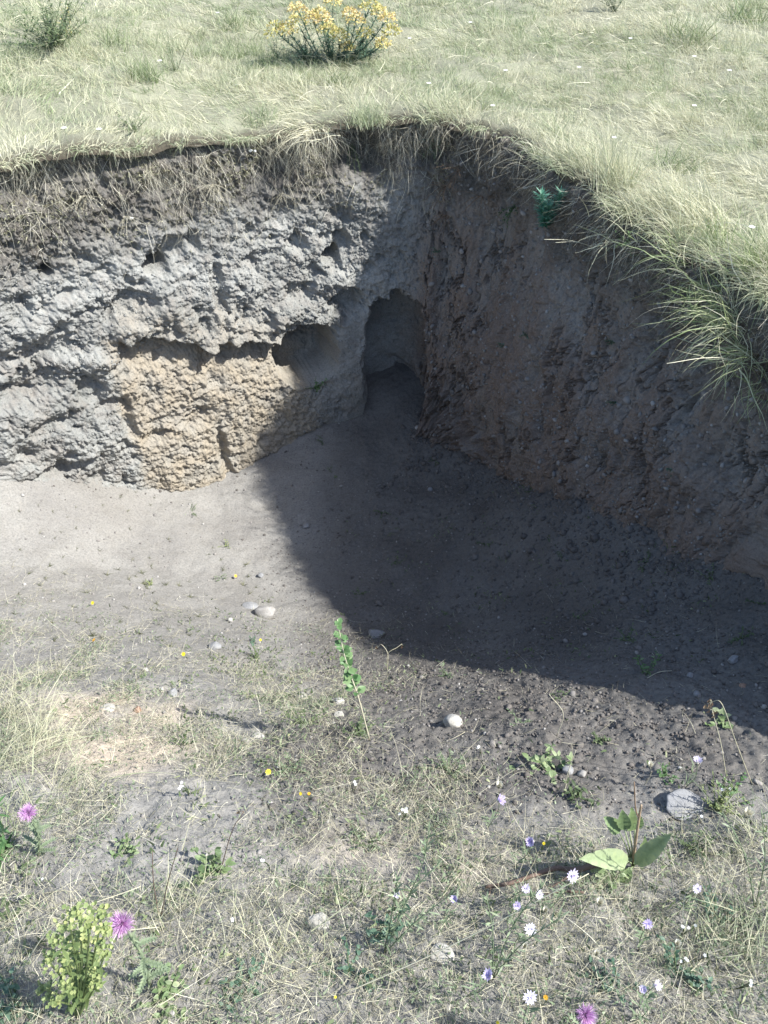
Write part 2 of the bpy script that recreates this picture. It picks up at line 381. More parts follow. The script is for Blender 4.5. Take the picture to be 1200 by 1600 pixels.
# ------------------------------------------------------------------ strips: blades, stalks, straw
def strips(base, d0, L, W, bend, nseg=3, curl=None, tint=None, wav=0.0, taper=1.4, g=(0, 0, -1)):
    """arrays of curved blades; bend (N,) pulls the tip towards g; returns V, F, tint"""
    base = np.asarray(base, float); N = len(base); d = np.asarray(d0, float).copy(); d /= np.linalg.norm(d, axis=1)[:, None] + 1e-9
    L = np.broadcast_to(L, N); W = np.broadcast_to(W, N); bend = np.broadcast_to(bend, N)
    g = np.asarray(g, float)
    side = np.cross(d, rng.normal(size=(N, 3))); side /= np.linalg.norm(side, axis=1)[:, None] + 1e-9
    cv = rng.normal(size=(N, 3)) * (0 if curl is None else np.broadcast_to(curl, N)[:, None])
    p = base.copy(); V = np.empty((N, nseg + 1, 2, 3))
    for k in range(nseg + 1):
        wd = W * (1 - (k / nseg) ** taper * .9) * .5
        V[:, k, 0] = p - side * wd[:, None]; V[:, k, 1] = p + side * wd[:, None]
        d = d + (bend / nseg)[:, None] * g + cv / nseg + (rng.normal(size=(N, 3)) * wav if wav else 0)
        d /= np.linalg.norm(d, axis=1)[:, None] + 1e-9
        p = p + d * (L / nseg)[:, None]
    b = np.arange(N)[:, None] * (2 * (nseg + 1)) + np.arange(nseg)[None] * 2
    F = np.stack([b, b + 1, b + 3, b + 2], -1).reshape(-1, 4)
    t = rng.random(N) if tint is None else tint
    return V.reshape(-1, 3), F, np.repeat(t, 2 * (nseg + 1))
def join(parts):
    V = []; F = []; T = []; o = 0
    for v, f, t in parts: V.append(v); F.append(f + o); T.append(t); o += len(v)
    return np.concatenate(V), np.concatenate(F), np.concatenate(T)
def dirs(N, lo, hi, az=None, spread=math.pi):
    """unit vectors with elevation lo..hi degrees"""
    a = rng.uniform(-math.pi, math.pi, N) if az is None else az + rng.normal(0, spread, N)
    e = np.radians(rng.uniform(lo, hi, N)); return np.stack([np.cos(a) * np.cos(e), np.sin(a) * np.cos(e), np.sin(e)], -1)

STRAW = (.50, .49, .34); STRAW2 = (.63, .61, .46); OLIVE = (.18, .22, .10); GREEN = (.14, .22, .09); BLUEG = (.20, .27, .17); ORANGE = (.42, .29, .12)
M_grass = plant('meadow_grass', [(0, OLIVE), (.18, (.24, .30, .16)), (.42, (.37, .41, .27)), (.7, STRAW), (1, STRAW2)], .55, .3)
M_straw = plant('dry_straw', [(0, (.17, .16, .12)), (.3, (.35, .33, .23)), (.7, (.57, .54, .40)), (1, (.76, .73, .58))], .6, .15)
M_root = plant('dry_root', [(0, (.10, .085, .06)), (.4, (.24, .22, .16)), (.7, (.45, .42, .33)), (1, (.68, .65, .54))], .8, .05)
M_weed = plant('weed_green', [(0, (.05, .075, .035)), (.5, (.11, .15, .07)), (.8, (.19, .23, .12)), (1, (.30, .32, .19))], .5, .25)
M_blue = plant('weed_bluegreen', [(0, (.05, .10, .065)), (.5, (.10, .17, .115)), (1, (.22, .31, .22))], .5, .25)
M_grey = plant('weed_greygreen', [(0, (.08, .115, .065)), (.5, (.17, .22, .13)), (1, (.31, .36, .24))], .6, .2)
M_wither = plant('withered_leaf', [(0, (.12, .11, .07)), (.5, (.26, .26, .16)), (1, (.46, .44, .32))], .7, .15)
M_tuft = plant('sand_tuft', [(0, (.05, .06, .03)), (.6, (.13, .14, .07)), (1, (.32, .30, .18))], .6, .15)
M_brownw = plant('dead_weed', [(0, (.09, .06, .045)), (.6, (.22, .15, .10)), (1, (.40, .30, .20))], .8, .05)

# ------------------------------------------------------------------ meadow grass (one mass nobody could count)
def clump_grass(cx, cy, cz, nb, hgt, spread, tint0, az, lean, bend, wid=.0032, nseg=3):
    """many clumps at once: arrays per clump"""
    idx = np.repeat(np.arange(len(cx)), nb); n = len(idx)
    r = np.abs(rng.normal(0, 1, n)) * spread[idx]; a = rng.uniform(0, 2 * math.pi, n)
    bx = cx[idx] + r * np.cos(a); by = cy[idx] + r * np.sin(a); bz = cz[idx] - .01
    out = .22 + .5 * rng.random(n)
    d = np.stack([np.cos(a) * out + np.cos(az[idx]) * lean[idx], np.sin(a) * out + np.sin(az[idx]) * lean[idx], .45 + .8 * rng.random(n)], -1)
    L = hgt[idx] * rng.uniform(.5, 1.25, n)
    t = np.clip(tint0[idx] + rng.normal(0, .14, n), 0, 1)
    return strips(np.stack([bx, by, bz], -1), d, L, wid * rng.uniform(.6, 1.2, n), bend[idx] * rng.uniform(.6, 1.4, n), nseg, .25, t)
def rim_mask(x, y): return inside_off(x, y)
def meadow_grass():
    parts = []
    for (x0, x1, y0, y1, n, nb, wd) in ((-4.2, 4.2, 2.2, 6.2, 11500, 24, .0027), (-5.5, 5.5, 6.2, 9.2, 6500, 26, .0038), (-9, 9, 9.2, 17, 3600, 16, .009), (1.5, 5, -1, 2.2, 1500, 18, .0035), (-7, -2.6, -1, 3, 1500, 16, .0035)):
        x = rng.uniform(x0, x1, n); y = rng.uniform(y0, y1, n); off = inside_off(x, y)
        k = off < -.012; x, y, off = x[k], y[k], off[k]
        z = Mz(x, y); edge = ss(-.5, -.02, off)
        az = 2.6 + 2.0 * fbm(x * .9, y * .9, 1, 2, 201)
        nx = np.clip(x, -9, 9)
        lean = .25 + .55 * ss(-.3, .5, fbm(x * .8, y * .8, 4, 2, 203)) + .2 * rng.random(len(x))
        hg = (.072 + .045 * fbm(x * 1.2, y * 1.2, 7, 3, 205) + .035 * rng.random(len(x))) * (1 + .05 * edge)
        tint = .52 + .30 * fbm(x * .6, y * .6, 12, 2, 208) + .36 * fbm(x * 1.7, y * 1.7, 2, 3, 207) + .18 * rng.normal(size=len(x)) + .12 * ss(0, 1.5, x) + .1 * edge
        sp = rng.uniform(.02, .05, len(x))
        parts.append(clump_grass(x, y, z, nb, np.clip(hg, .04, .3), sp, tint, az, lean, np.full(len(x), .9), wd))
    V, F, T = join(parts)
    tag(mk('meadow_grass', V, F, M_grass, dict(tint=T)), kind='stuff')
    # felled pale straw lying over the turf
    n = 15000; x = rng.uniform(-4.5, 4.5, n); y = rng.uniform(2.2, 8.5, n); k = inside_off(x, y) < -.0; x, y = x[k], y[k]
    k = rng.random(len(x)) < .35 + .65 * ss(-.2, .5, fbm(x, y, 2, 2, 211)); x, y = x[k], y[k]; n = len(x)
    az = 2.6 + 2.0 * fbm(x * .9, y * .9, 1, 2, 201) + rng.normal(0, .7, n); e = rng.uniform(0, .5, n)
    V, F, T = strips(np.stack([x, y, Mz(x, y) + rng.uniform(.01, .10, n)], -1), np.stack([np.cos(az), np.sin(az), e], -1), rng.uniform(.05, .22, n), .0024, .7, 4, .5, np.clip(rng.normal(.55, .2, n), 0, 1))
    tag(mk('fallen_straw', V, F, M_straw, dict(tint=T)), kind='stuff')
meadow_grass()

def rim_frame(s):
    x, y = rim(s); nx, ny = rim_n(s); return x, y, nx, ny
def rim_fringe():
    """short turf and dry stalks bending over the lip"""
    sa, sb = ray_wall(0, 500)[0] - .8, ray_wall(1199, 640)[0] + 1.2
    n = 11500; s = rng.uniform(sa, sb, n); x, y, nx, ny = rim_frame(s)
    o = -np.abs(rng.normal(0, .08, n)) + .05; x = x + nx * o; y = y + ny * o
    rt = ss(s_corner - .3, s_corner + .4, s)
    a = rng.normal(0, 1.1, n) + 1.2 * fbm(s * 3, s * 0, 7, 2, 228); dx = nx * np.cos(a) - ny * np.sin(a); dy = nx * np.sin(a) + ny * np.cos(a)
    keep = rng.random(n) < .12 + .88 * ss(-.1, .35, fbm(s * 3.2, s * 0, 0, 3, 221)) ; 
    L = rng.uniform(.025, .09, n) * (1 + 4.0 * rt * ss(.05, .6, fbm(s * 1.6, s * 0, 5, 2, 223)))
    tint = np.clip(.55 + .3 * fbm(s * 2, s * 0, 2, 2, 225) + rng.normal(0, .18, n), 0, 1)
    V, F, T = strips(np.stack([x, y, Mz(x, y) - .01], -1)[keep], np.stack([dx * .8, dy * .8, rng.uniform(.1, 1.1, n)], -1)[keep], L[keep], .0034, rng.uniform(.8, 2.4, n)[keep], 4, .3, tint[keep])
    tag(mk('overhanging_grass', V, F, M_grass, dict(tint=T)), kind='stuff')
    # dry stalks and roots hanging over the dark topsoil
    parts = []
    n = 6500; s = rng.uniform(sa, s_corner + .1, n); dens = ss(-.4, .3, fbm(s * 3.1, s * 0, 8, 3, 227)); k = rng.random(n) < .25 + .75 * dens; s = s[k]; n = len(s)
    z = z_top(s) - np.abs(rng.normal(0, .20, n)) + .02; P = wall_point(s, z, .012); x, y, nx, ny = rim_frame(s)
    d = np.stack([nx * .35 + rng.normal(0, .42, n), ny * .5 + rng.normal(0, .2, n), rng.uniform(-1.6, .1, n)], -1)
    parts.append(strips(P, d, rng.uniform(.03, .22, n), .0015, .9, 6, .9, np.clip(rng.normal(.74, .24, n), 0, 1), .14))
    n = 2600; s = rng.uniform(s_corner - .2, sb, n); z = z_top(s) - np.abs(rng.normal(0, .10, n)); P = wall_point(s, z, .012); x, y, nx, ny = rim_frame(s)
    d = np.stack([nx * .7 + rng.normal(0, .5, n), ny * .7 + rng.normal(0, .5, n), rng.uniform(-1, .3, n)], -1)
    parts.append(strips(P, d, rng.uniform(.03, .20, n), .0018, 1.0, 5, .9, np.clip(rng.normal(.5, .24, n), 0, 1), .10))
    # fine tangle further down the left face
    n = 2600; s = rng.uniform(sa, s_corner - .1, n); z = z_top(s) - .12 - np.abs(rng.normal(0, .18, n)); k = rng.random(n) < ss(-.1, .35, fbm(s * 3, z * 3, 8, 3, 229)); s, z = s[k], z[k]; n = len(s)
    P = wall_point(s, z, .008); d = dirs(n, -60, 40)
    parts.append(strips(P, d, rng.uniform(.03, .12, n), .0016, .8, 5, 1.3, np.clip(rng.normal(.6, .2, n), 0, 1), .12))
    n = 16000; s = rng.uniform(sa, s_corner + .2, n); z = z_top(s) - np.abs(rng.normal(0, .22, n)); k = rng.random(n) < ss(-.15, .3, fbm(s * 4, z * 4, 8, 3, 229)); s, z = s[k], z[k]; n = len(s)
    P = wall_point(s, z, .012); V, F, T = strips(P, dirs(n, -60, 60), rng.uniform(.006, .022, n), rng.uniform(.0025, .006, n), .5, 2, .5, np.clip(rng.normal(.45, .28, n), 0, 1))
    tag(mk('withered_leaves', V, F, M_wither, dict(tint=T)), kind='stuff')
    # taller blades standing along the right rim
    m = 46; s = rng.uniform(s_corner + .5, sb + .4, m); x, y, nx, ny = rim_frame(s); o = rng.uniform(.0, .25, m); x = x - nx * o; y = y - ny * o
    v = clump_grass(x, y, Mz(x, y), 34, rng.uniform(.10, .26, m) * (1 + .7 * rng.random(m) * ss(s_corner + 1.6, s_corner + 2.3, s)), np.full(m, .025), np.clip(rng.normal(.6, .2, m), 0, 1), rng.uniform(2, 4.2, m), rng.uniform(.1, .5, m), np.full(m, .7), .0028, 5)
    tag(mk('rim_grass', v[0], v[1], M_grass, dict(tint=v[2])), kind='stuff')
    V, F, T = join(parts)
    tag(mk('hanging_roots', V, F, M_root, dict(tint=T)), kind='stuff')
rim_fringe()

# ------------------------------------------------------------------ soil crumbs, pebbles and litter in the pit
_ico = None
def ico():
    t = (1 + 5 ** .5) / 2
    v = np.array([(-1,t,0),(1,t,0),(-1,-t,0),(1,-t,0),(0,-1,t),(0,1,t),(0,-1,-t),(0,1,-t),(t,0,-1),(t,0,1),(-t,0,-1),(-t,0,1)], float)
    f = np.array([(0,11,5),(0,5,1),(0,1,7),(0,7,10),(0,10,11),(1,5,9),(5,11,4),(11,10,2),(10,7,6),(7,1,8),(3,9,4),(3,4,2),(3,2,6),(3,6,8),(3,8,9),(4,9,5),(2,4,11),(6,2,10),(8,6,7),(9,8,1)])
    return v / np.linalg.norm(v[0]), f
def lumps(P, r, mat, name, flat=.75, tint=None):
    v, f = ico(); N = len(P)
    J = v[None] * (1 + rng.normal(0, .16, (N, 12, 1))) * np.asarray(r)[:, None, None]
    sc = rng.uniform(.7, 1.35, (N, 1, 3)); sc[:, :, 2] *= flat; J = J * sc
    a = rng.uniform(0, 6.28, N); c, s_ = np.cos(a)[:, None], np.sin(a)[:, None]
    X = J[:, :, 0] * c - J[:, :, 1] * s_; Y = J[:, :, 0] * s_ + J[:, :, 1] * c
    V = np.stack([X, Y, J[:, :, 2]], -1) + P[:, None]
    F = (f[None] + np.arange(N)[:, None, None] * 12).reshape(-1, 3)
    t = np.zeros(N * 12)
    return tag(mk(name, V.reshape(-1, 3), F, mat, dict(humus=np.repeat(rng.uniform(0, .8, N), 12), tan=t, brown=np.repeat(rng.uniform(0, .6, N), 12))), kind='stuff')
n = 60000; x = rng.uniform(-1.2, 2.0, n); y = rng.uniform(.5, 3.0, n)
k = rng.random(n) < bank_dark(x, y) * (.35 + .65 * ss(-.3, .3, fbm(x * 3, y * 3, 1, 3, 231))) * ss(3.0, 1.9, y); x, y = x[k], y[k]
r_ = np.clip(np.exp(rng.normal(-5.95, .5, len(x))), .0015, .016)
lumps(np.stack([x, y, G(x, y) + r_ * .3], -1), r_, M_clod, 'soil_crumbs')
n = 7000; x = rng.uniform(-2.4, 1.9, n); y = rng.uniform(.3, 4.0, n); r_ = np.clip(np.exp(rng.normal(-5.9, .5, n)), .0015, .014)
mp, tp, bp_ = new_mat('pebble')
lk(tp, ramp(tp, attr(tp, 'humus'), [(0, (.33, .32, .30)), (.15, (.26, .24, .22)), (.8, (.16, .15, .14))]), bp_.inputs['Base Color']); bp_.inputs['Roughness'].default_value = .85
lumps(np.stack([x, y, G(x, y) + r_ * .25], -1), r_, mp, 'pebbles')
# crumbs clinging to both faces
n = 62000; s = rng.uniform(ray_wall(0, 500)[0] - .1, ray_wall(1199, 640)[0] + .2, n); z = rng.uniform(-2.0, -.08, n)
k = (rng.random(n) < .25 + .75 * ss(-.3, .4, fbm(s * 3, z * 3, 5, 3, 233))) & (rng.random(n) < np.where(s > s_corner - .35, .35, 1)); s, z = s[k], z[k]; r_ = np.clip(np.exp(rng.normal(-5.5, .38, len(s))), .0022, .011)
P = wall_point(s, z, -.001)
def lumps_wall(P, r): 
    v, f = ico(); N = len(P); V = v[None] * (1 + rng.normal(0, .2, (N, 12, 1))) * r[:, None, None] * rng.uniform(.7, 1.3, (N, 1, 3)) + P[:, None]
    F = (f[None] + np.arange(N)[:, None, None] * 12).reshape(-1, 3); t = np.zeros(N * 12); hm_ = np.repeat(ss(-.50, -.2, P[:, 2]) * .9, 12); bm_ = np.repeat(ss(.15, .4, P[:, 0]) * rng.uniform(0, .7, N), 12)
    tag(mk('bank_crumbs', V.reshape(-1, 3), F, M_bank, dict(humus=hm_, tan=t, brown=bm_)), kind='stuff')
sc_tan = (s > sL - .02) & (s < sR + .05) & (z < zl)
lumps_wall(P[~sc_tan], r_[~sc_tan])

# slumped lumps along the foot of the walls
n = 5200; s = rng.uniform(ray_wall(0, 500)[0] - .1, ray_wall(1199, 640)[0] + .3, n); x, y = rim(s); nx, ny = rim_n(s); rt = ss(s_corner - .2, s_corner + .3, s)
k = rng.random(n) < .03 + .97 * rt; s, x, y, nx, ny, rt = [q[k] for q in (s, x, y, nx, ny, rt)]
o_ = .17 + rng.exponential(.10 + .16 * rt); x = x + nx * o_; y = y + ny * o_; r_ = np.clip(np.exp(rng.normal(-5.2, .55, len(x))), .002, .022)
lumps(np.stack([x, y, G(x, y) + r_ * .25], -1), r_, M_clod, 'fallen_clods')
n = 5000; x = rng.uniform(-.7, 1.6, n); y = rng.uniform(1.9, 4.4, n); r_ = np.clip(np.exp(rng.normal(-6.0, .5, n)), .0016, .012)
lumps(np.stack([x, y, G(x, y) + r_ * .3], -1), r_, M_clod, 'slope_crumbs')

n = 1500; s = rng.uniform(s_corner, ray_wall(1199, 640)[0] + .2, n); z = rng.uniform(-1.9, -.1, n); r_ = np.clip(np.exp(rng.normal(-5.1, .5, n)), .003, .02)
lumps(wall_point(s, z, 0), r_, mp, 'embedded_pebbles', .9)
def creeping():
    n = 60000; x = rng.uniform(-2.0, 1.7, n); y = rng.uniform(.3, 3.6, n)
    w = np.maximum.reduce([np.exp(-(((x + .45) / .5) ** 2 + ((y - 1.75) / .55) ** 2)), .5 * ss(1.5, .8, y), .22 * ss(-.5, .2, x) * ss(1.5, 2.2, y), .5 * np.exp(-(((x + .8) / .4) ** 2 + ((y - 2.3) / .4) ** 2))])
    k = rng.random(n) < w * ss(.12, .42, fbm(x * 6.5, y * 6.5, 14, 2, 261)); x, y = x[k], y[k]; n = len(x)
    V, F, T = strips(np.stack([x, y, G(x, y) + rng.uniform(0, .035, n)], -1), dirs(n, 0, 65), rng.uniform(.008, .024, n), rng.uniform(.003, .008, n), .5, 3, .3, np.clip(rng.normal(.55, .25, n), 0, 1), taper=2.4)
    tag(mk('creeping_weeds', V, F, M_weed, dict(tint=T)), kind='stuff')
creeping()

def weed_density(x, y):
    """0..1: how overgrown the ground is"""
    n = fbm(x * 1.9, y * 1.9, 6, 3, 241)
    near = ss(1.75, .95, y + .25 * n) * ss(.9, .35, np.where(y > .85, np.abs(x - .75) / .9 + 0 * x, 9)) * 0
    left = ss(2.55, 1.7, y + .3 * n) * ss(.15, -.45, x + .2 * n)
    mid = ss(1.45, 1.0, y + .2 * n - .2 * ss(-.2, -.6, x)) 
    front = ss(1.05, .78, y + .12 * n)
    right = .0
    d = np.maximum.reduce([left * .6, mid * ss(.6, .15, x) * .85, front])
    bare = 1.1 * np.exp(-(((x + .60) / .30) ** 2 + ((y - .80) / .10) ** 2)) + .7 * np.exp(-(((x + .84) / .2) ** 2 + ((y - 1.24) / .12) ** 2)) + .6 * np.exp(-(((x + .08) / .24) ** 2 + ((y - .80) / .07) ** 2))
    d = np.maximum(d, .7 * np.exp(-(((x + .42) / .42) ** 2 + ((y - 1.7) / .42) ** 2)))
    d = np.maximum(d, .16 * ss(3.1, 2.2, y) * ss(.4, -.3, x))
    return np.clip(d * (1 - .9 * np.clip(bare, 0, 1)) * np.maximum(.22 + .9 * ss(-.3, .3, fbm(x * 3.4, y * 3.4, 3, 4, 243)), .85 * front), 0, 1)
def litter():
    parts = []
    n = 260000; x = rng.uniform(-2.2, 1.8, n); y = rng.uniform(.15, 2.8, n); k = rng.random(n) < weed_density(x, y) * .8 + .012; x, y = x[k], y[k]; n = len(x)
    d = dirs(n, -6, 26); L = np.clip(np.exp(rng.normal(-3.35, .62, n)), .01, .2)
    parts.append(strips(np.stack([x, y, G(x, y) + rng.uniform(.001, .022, n)], -1), d, L, rng.uniform(.0006, .0015, n), .35, 4, .6, np.clip(rng.normal(.42, .25, n), 0, 1)))
    V, F, T = join(parts); tag(mk('straw_litter', V, F, M_straw, dict(tint=T)), kind='stuff')
    # thin standing dry blades and stalks
    n = 62000; x = rng.uniform(-2.2, 1.9, n); y = rng.uniform(.1, 2.2, n); k = rng.random(n) < weed_density(x, y) ** 1.5 * .75; x, y = x[k], y[k]; n = len(x)
    d = dirs(n, 20, 85); L = rng.uniform(.02, .12, n)
    V, F, T = strips(np.stack([x, y, G(x, y) - .005], -1), d, L, rng.uniform(.0007, .0015, n), .5, 5, .5, np.clip(rng.normal(.6, .22, n), 0, 1)); tag(mk('dry_stalks', V, F, M_straw, dict(tint=T)), kind='stuff')
    # creeping green cover: little leaves in patches
    n = 330000; x = rng.uniform(-2.2, 1.9, n); y = rng.uniform(.1, 2.6, n)
    pt = ss(.02, .45, fbm(x * 4.5, y * 4.5, 9, 3, 251)); k = rng.random(n) < weed_density(x, y) * (.16 + .84 * pt); x, y = x[k], y[k]; n = len(x)
    V, F, T = strips(np.stack([x, y, G(x, y) + rng.uniform(0, .03, n)], -1), dirs(n, 0, 70), rng.uniform(.004, .017, n), rng.uniform(.0018, .005, n), .4, 2, .3, np.clip(rng.normal(.5, .25, n), 0, 1), taper=2.2)
    tag(mk('ground_cover', V, F, M_grey, dict(tint=T)), kind='stuff')
litter()

# ------------------------------------------------------------------ single plants, stones and flowers
def V3(p): return np.array([float(c) for c in p])
def nrm(v): v = V3(v); return v / (np.linalg.norm(v) + 1e-9)
def at_y(px, py, y):
    d = ray(px, py); return CAM + d * (y / d[1])
def pxsize(P): return ((P[1] * math.cos(R(PITCH)) + (1.6 - P[2]) * math.sin(R(PITCH)))) / FPX     # metres per photo pixel there
def gp(x, y): return np.array([x, y, float(G(x, y))])
def slope_n(x, y):
    e = .04; return nrm((-(float(G(x + e, y)) - float(G(x - e, y))) / (2 * e), -(float(G(x, y + e)) - float(G(x, y - e))) / (2 * e), 1))
class PB:
    """collects small shapes in world space, built as ONE mesh"""
    def __init__(s): s.V = []; s.F = []; s.T = []
    def add(s, V, F, t):
        o = len(s.V); s.V += [tuple(v) for v in V]; s.F += [tuple(i + o for i in f) for f in F]
        s.T += list(t) if hasattr(t, '__len__') else [t] * len(V)
    def tube(s, pts, r0, r1, n=5, t=.5):
        pts = [V3(p) for p in pts]; V = []; F = []; m = len(pts); ref = np.array([.3, .9, .2])
        for i, p in enumerate(pts):
            d = nrm(pts[min(i + 1, m - 1)] - pts[max(i - 1, 0)]); a = nrm(np.cross(d, ref)); b = np.cross(d, a); r = r0 + (r1 - r0) * i / max(m - 1, 1)
            V += [p + (a * math.cos(k * 2 * math.pi / n) + b * math.sin(k * 2 * math.pi / n)) * r for k in range(n)]
        for i in range(m - 1):
            for k in range(n): F.append((i * n + k, i * n + (k + 1) % n, (i + 1) * n + (k + 1) % n, (i + 1) * n + k))
        F.append(tuple(range(n))[::-1]); F.append(tuple((m - 1) * n + k for k in range(n)))
        s.add(V, F, t); return pts[-1]
    def leaf(s, b, d, L, W, up=(0, 0, 1), droop=.3, fold=.25, n=5, t=.5, shape=1.0, wavy=.0):
        """a folded blade: three verts across, width profile along"""
        p = V3(b); d = nrm(d); up = V3(up); V = []; F = []; tt = []
        for i in range(n + 1):
            u = i / n; sd = nrm(np.cross(d, up)); nn = np.cross(sd, d)
            wd = W * .5 * (math.sin(math.pi * min(1, u ** shape * .97 + .03)) ** .8 + .04)
            wv = wavy * W * math.sin(i * 2.4 + t * 20)
            V += [p - sd * wd + nn * (fold * wd + wv), p, p + sd * wd + nn * (fold * wd - wv)]
            tt += [min(1, t + .06), max(0, t - .12), min(1, t + .04)]
            d = nrm(d + np.array([0, 0, -1]) * droop / n); p = p + d * L / n
        for i in range(n):
            a = i * 3; F += [(a, a + 1, a + 4, a + 3), (a + 1, a + 2, a + 5, a + 4)]
        s.add(V, F, tt)
    def blob(s, c, r, t=.5, sq=(1, 1, 1), jit=.1):
        v, f = ico(); s.add([V3(c) + q * np.array(sq) * r * (1 + random.uniform(-jit, jit)) for q in v], [tuple(i) for i in f], t)
    def build(s, name, mat, parent=None, smooth=True):
        V = np.array(s.V); off = np.array(parent.location) if parent is not None else V.mean(0)
        if parent is not None and parent.parent is not None: off = off + np.array(parent.parent.location)
        o = mk(name, V - off, s.F, mat, dict(tint=s.T), smooth, parent)
        if parent is None: o.location = Vector([float(c) for c in off])
        return o
def ru(a, b): return random.uniform(a, b)
def rdir(lo, hi, az=None, sp=math.pi):
    a = ru(-math.pi, math.pi) if az is None else az + ru(-sp, sp); e = R(ru(lo, hi)); return np.array([math.cos(a) * math.cos(e), math.sin(a) * math.cos(e), math.sin(e)])
def bend_path(b, d, L, n=6, droop=.3, w=.08):
    p = V3(b); d = nrm(d); out = [p.copy()]
    for i in range(n):
        d = nrm(d + np.array([ru(-w, w), ru(-w, w), ru(-w, w) - droop / n])); p = p + d * L / n; out.append(p.copy())
    return out
def spath(pts, k=6):
    pts = [V3(p) for p in pts]; pts = [2 * pts[0] - pts[1]] + pts + [2 * pts[-1] - pts[-2]]; out = []
    for i in range(1, len(pts) - 2):
        for j in range(k):
            t = j / k; p0, p1, p2, p3 = pts[i - 1:i + 3]
            out.append(.5 * (2 * p1 + (p2 - p0) * t + (2 * p0 - 5 * p1 + 4 * p2 - p3) * t * t + (3 * p1 - p0 - 3 * p2 + p3) * t ** 3))
    out.append(pts[-2]); return out

M_yel = plant('spurge_head', [(0, (.22, .26, .09)), (.4, (.46, .42, .15)), (.75, (.68, .55, .25)), (1, (.72, .54, .33))], .6, .25)
M_bract = plant('green_bract', [(0, (.10, .15, .06)), (.5, (.24, .30, .12)), (1, (.48, .50, .22))], .5, .3)
M_lilac = plant('lilac_petal', [(0, (.46, .38, .66)), (.5, (.60, .55, .72)), (1, (.76, .73, .80))], .6, .3)
M_thist = plant('thistle_floret', [(0, (.42, .18, .44)), (.5, (.68, .42, .68)), (1, (.90, .74, .88))], .6, .2)
M_bulb = plant('thistle_bulb', [(0, (.10, .14, .08)), (1, (.30, .34, .22))], .7, 0)
M_white = plant('white_petal', [(0, (.7, .7, .66)), (1, (.88, .88, .86))], .6, .2)
M_bud = plant('papery_bud', [(0, (.50, .47, .36)), (1, (.80, .78, .68))], .6, .2)
M_ypet = plant('yellow_petal', [(0, (.75, .55, .03)), (1, (.9, .78, .06))], .6, .2)
M_or = plant('orange_petal', [(0, (.8, .38, .03)), (1, (.85, .5, .06))], .6, .2)
M_broad = plant('broad_leaf', [(0, (.09, .14, .06)), (.5, (.19, .26, .12)), (1, (.38, .43, .26))], .5, .25)
M_vine = plant('vine_leaf', [(0, (.045, .11, .04)), (.5, (.11, .21, .08)), (1, (.29, .38, .20))], .45, .3)
M_shoot = plant('blue_shoot', [(0, (.04, .16, .10)), (.5, (.10, .30, .20)), (1, (.28, .48, .36))], .5, .25)
M_twig = plant('twig_bark', [(0, (.06, .04, .032)), (1, (.17, .12, .095))], .8, 0)

def stone_mat(name, c1, c2):
    m, t, b = new_mat(name); tc = node(t, 'ShaderNodeTexCoord').outputs['Object']
    c = ramp(t, noise(t, 18, 6, .65, tc), [(.35, c1), (.65, c2)])
    c = mixc(t, .7, c, ramp(t, noise(t, 160, 4, .7, tc), [(.3, (.7, .7, .7)), (.7, (1.15, 1.15, 1.15))]), 'MULTIPLY')
    lk(t, c, b.inputs['Base Color']); b.inputs['Roughness'].default_value = .85
    bp = node(t, 'ShaderNodeBump'); bp.inputs['Strength'].default_value = .35; bp.inputs['Distance'].default_value = .004
    lk(t, noise(t, 120, 5, .6, tc), bp.inputs['Height']); lk(t, bp.outputs[0], b.inputs['Normal']); return m
MS = dict(grey=stone_mat('grey_stone', (.24, .225, .205), (.36, .345, .32)), white=stone_mat('white_stone', (.35, .335, .31), (.50, .48, .45)),
          dull=stone_mat('dull_stone', (.20, .20, .20), (.30, .30, .30)), rust=stone_mat('rusty_stone', (.26, .16, .11), (.36, .24, .17)), chalk=stone_mat('chalk_stone', (.31, .295, .26), (.45, .43, .38)))
def sphere_v(sub=3):
    v, f = ico(); v = [tuple(q) for q in v]; f = [tuple(q) for q in f]
    for _ in range(sub):
        nf = []; c = {}
        def mid(a, b):
            k = (min(a, b), max(a, b))
            if k not in c: c[k] = len(v); v.append(tuple(nrm(np.array(v[a]) + np.array(v[b]))))
            return c[k]
        for a, b, d in f:
            x, y, z = mid(a, b), mid(b, d), mid(d, a); nf += [(a, x, z), (b, y, x), (d, z, y), (x, y, z)]
        f = nf
    return np.array(v), f
SV, SF = sphere_v(3)
def stone(px, py, w, h, kind, label, cat='stone', name='stone', angular=.45, rot=0.0, group=None, sink=.42, P=None, flat=None):
    """w, h: width and height in photo pixels"""
    if P is None: P = on_pit(px, py + h * .18)
    k = pxsize(P); a = w * k / 2; c = (flat if flat else max(.45, min(1.0, h / w))) * a; seed = random.randint(0, 200)
    v = SV.copy()
    if angular:
        for _ in range(12):
            n_ = nrm(rng.normal(size=3)); d = ru(.52, .86); q = v @ n_; v = v - np.where(q > d, (q - d) * angular, 0)[:, None] * n_
    v = v * (1 + .09 * fbm(v[:, 0] * 1.3 + seed, v[:, 1] * 1.3, v[:, 2] * 1.3, 3, 301) + .012 * fbm(v[:, 0] * 7 + seed, v[:, 1] * 7, v[:, 2] * 7, 3, 303))[:, None]
    v = v * np.array([a, a * ru(.75, .95), c]); cr, sr = math.cos(rot), math.sin(rot)
    v = np.stack([v[:, 0] * cr + v[:, 2] * sr, v[:, 1], -v[:, 0] * sr + v[:, 2] * cr], -1)
    o = mk(name, v, SF, MS[kind], None, not angular or angular < .8)
    o.location = Vector([P[0], P[1], float(G(P[0], P[1])) + c * (1 - sink * 1.4)]); tag(o, label, cat, group); return o

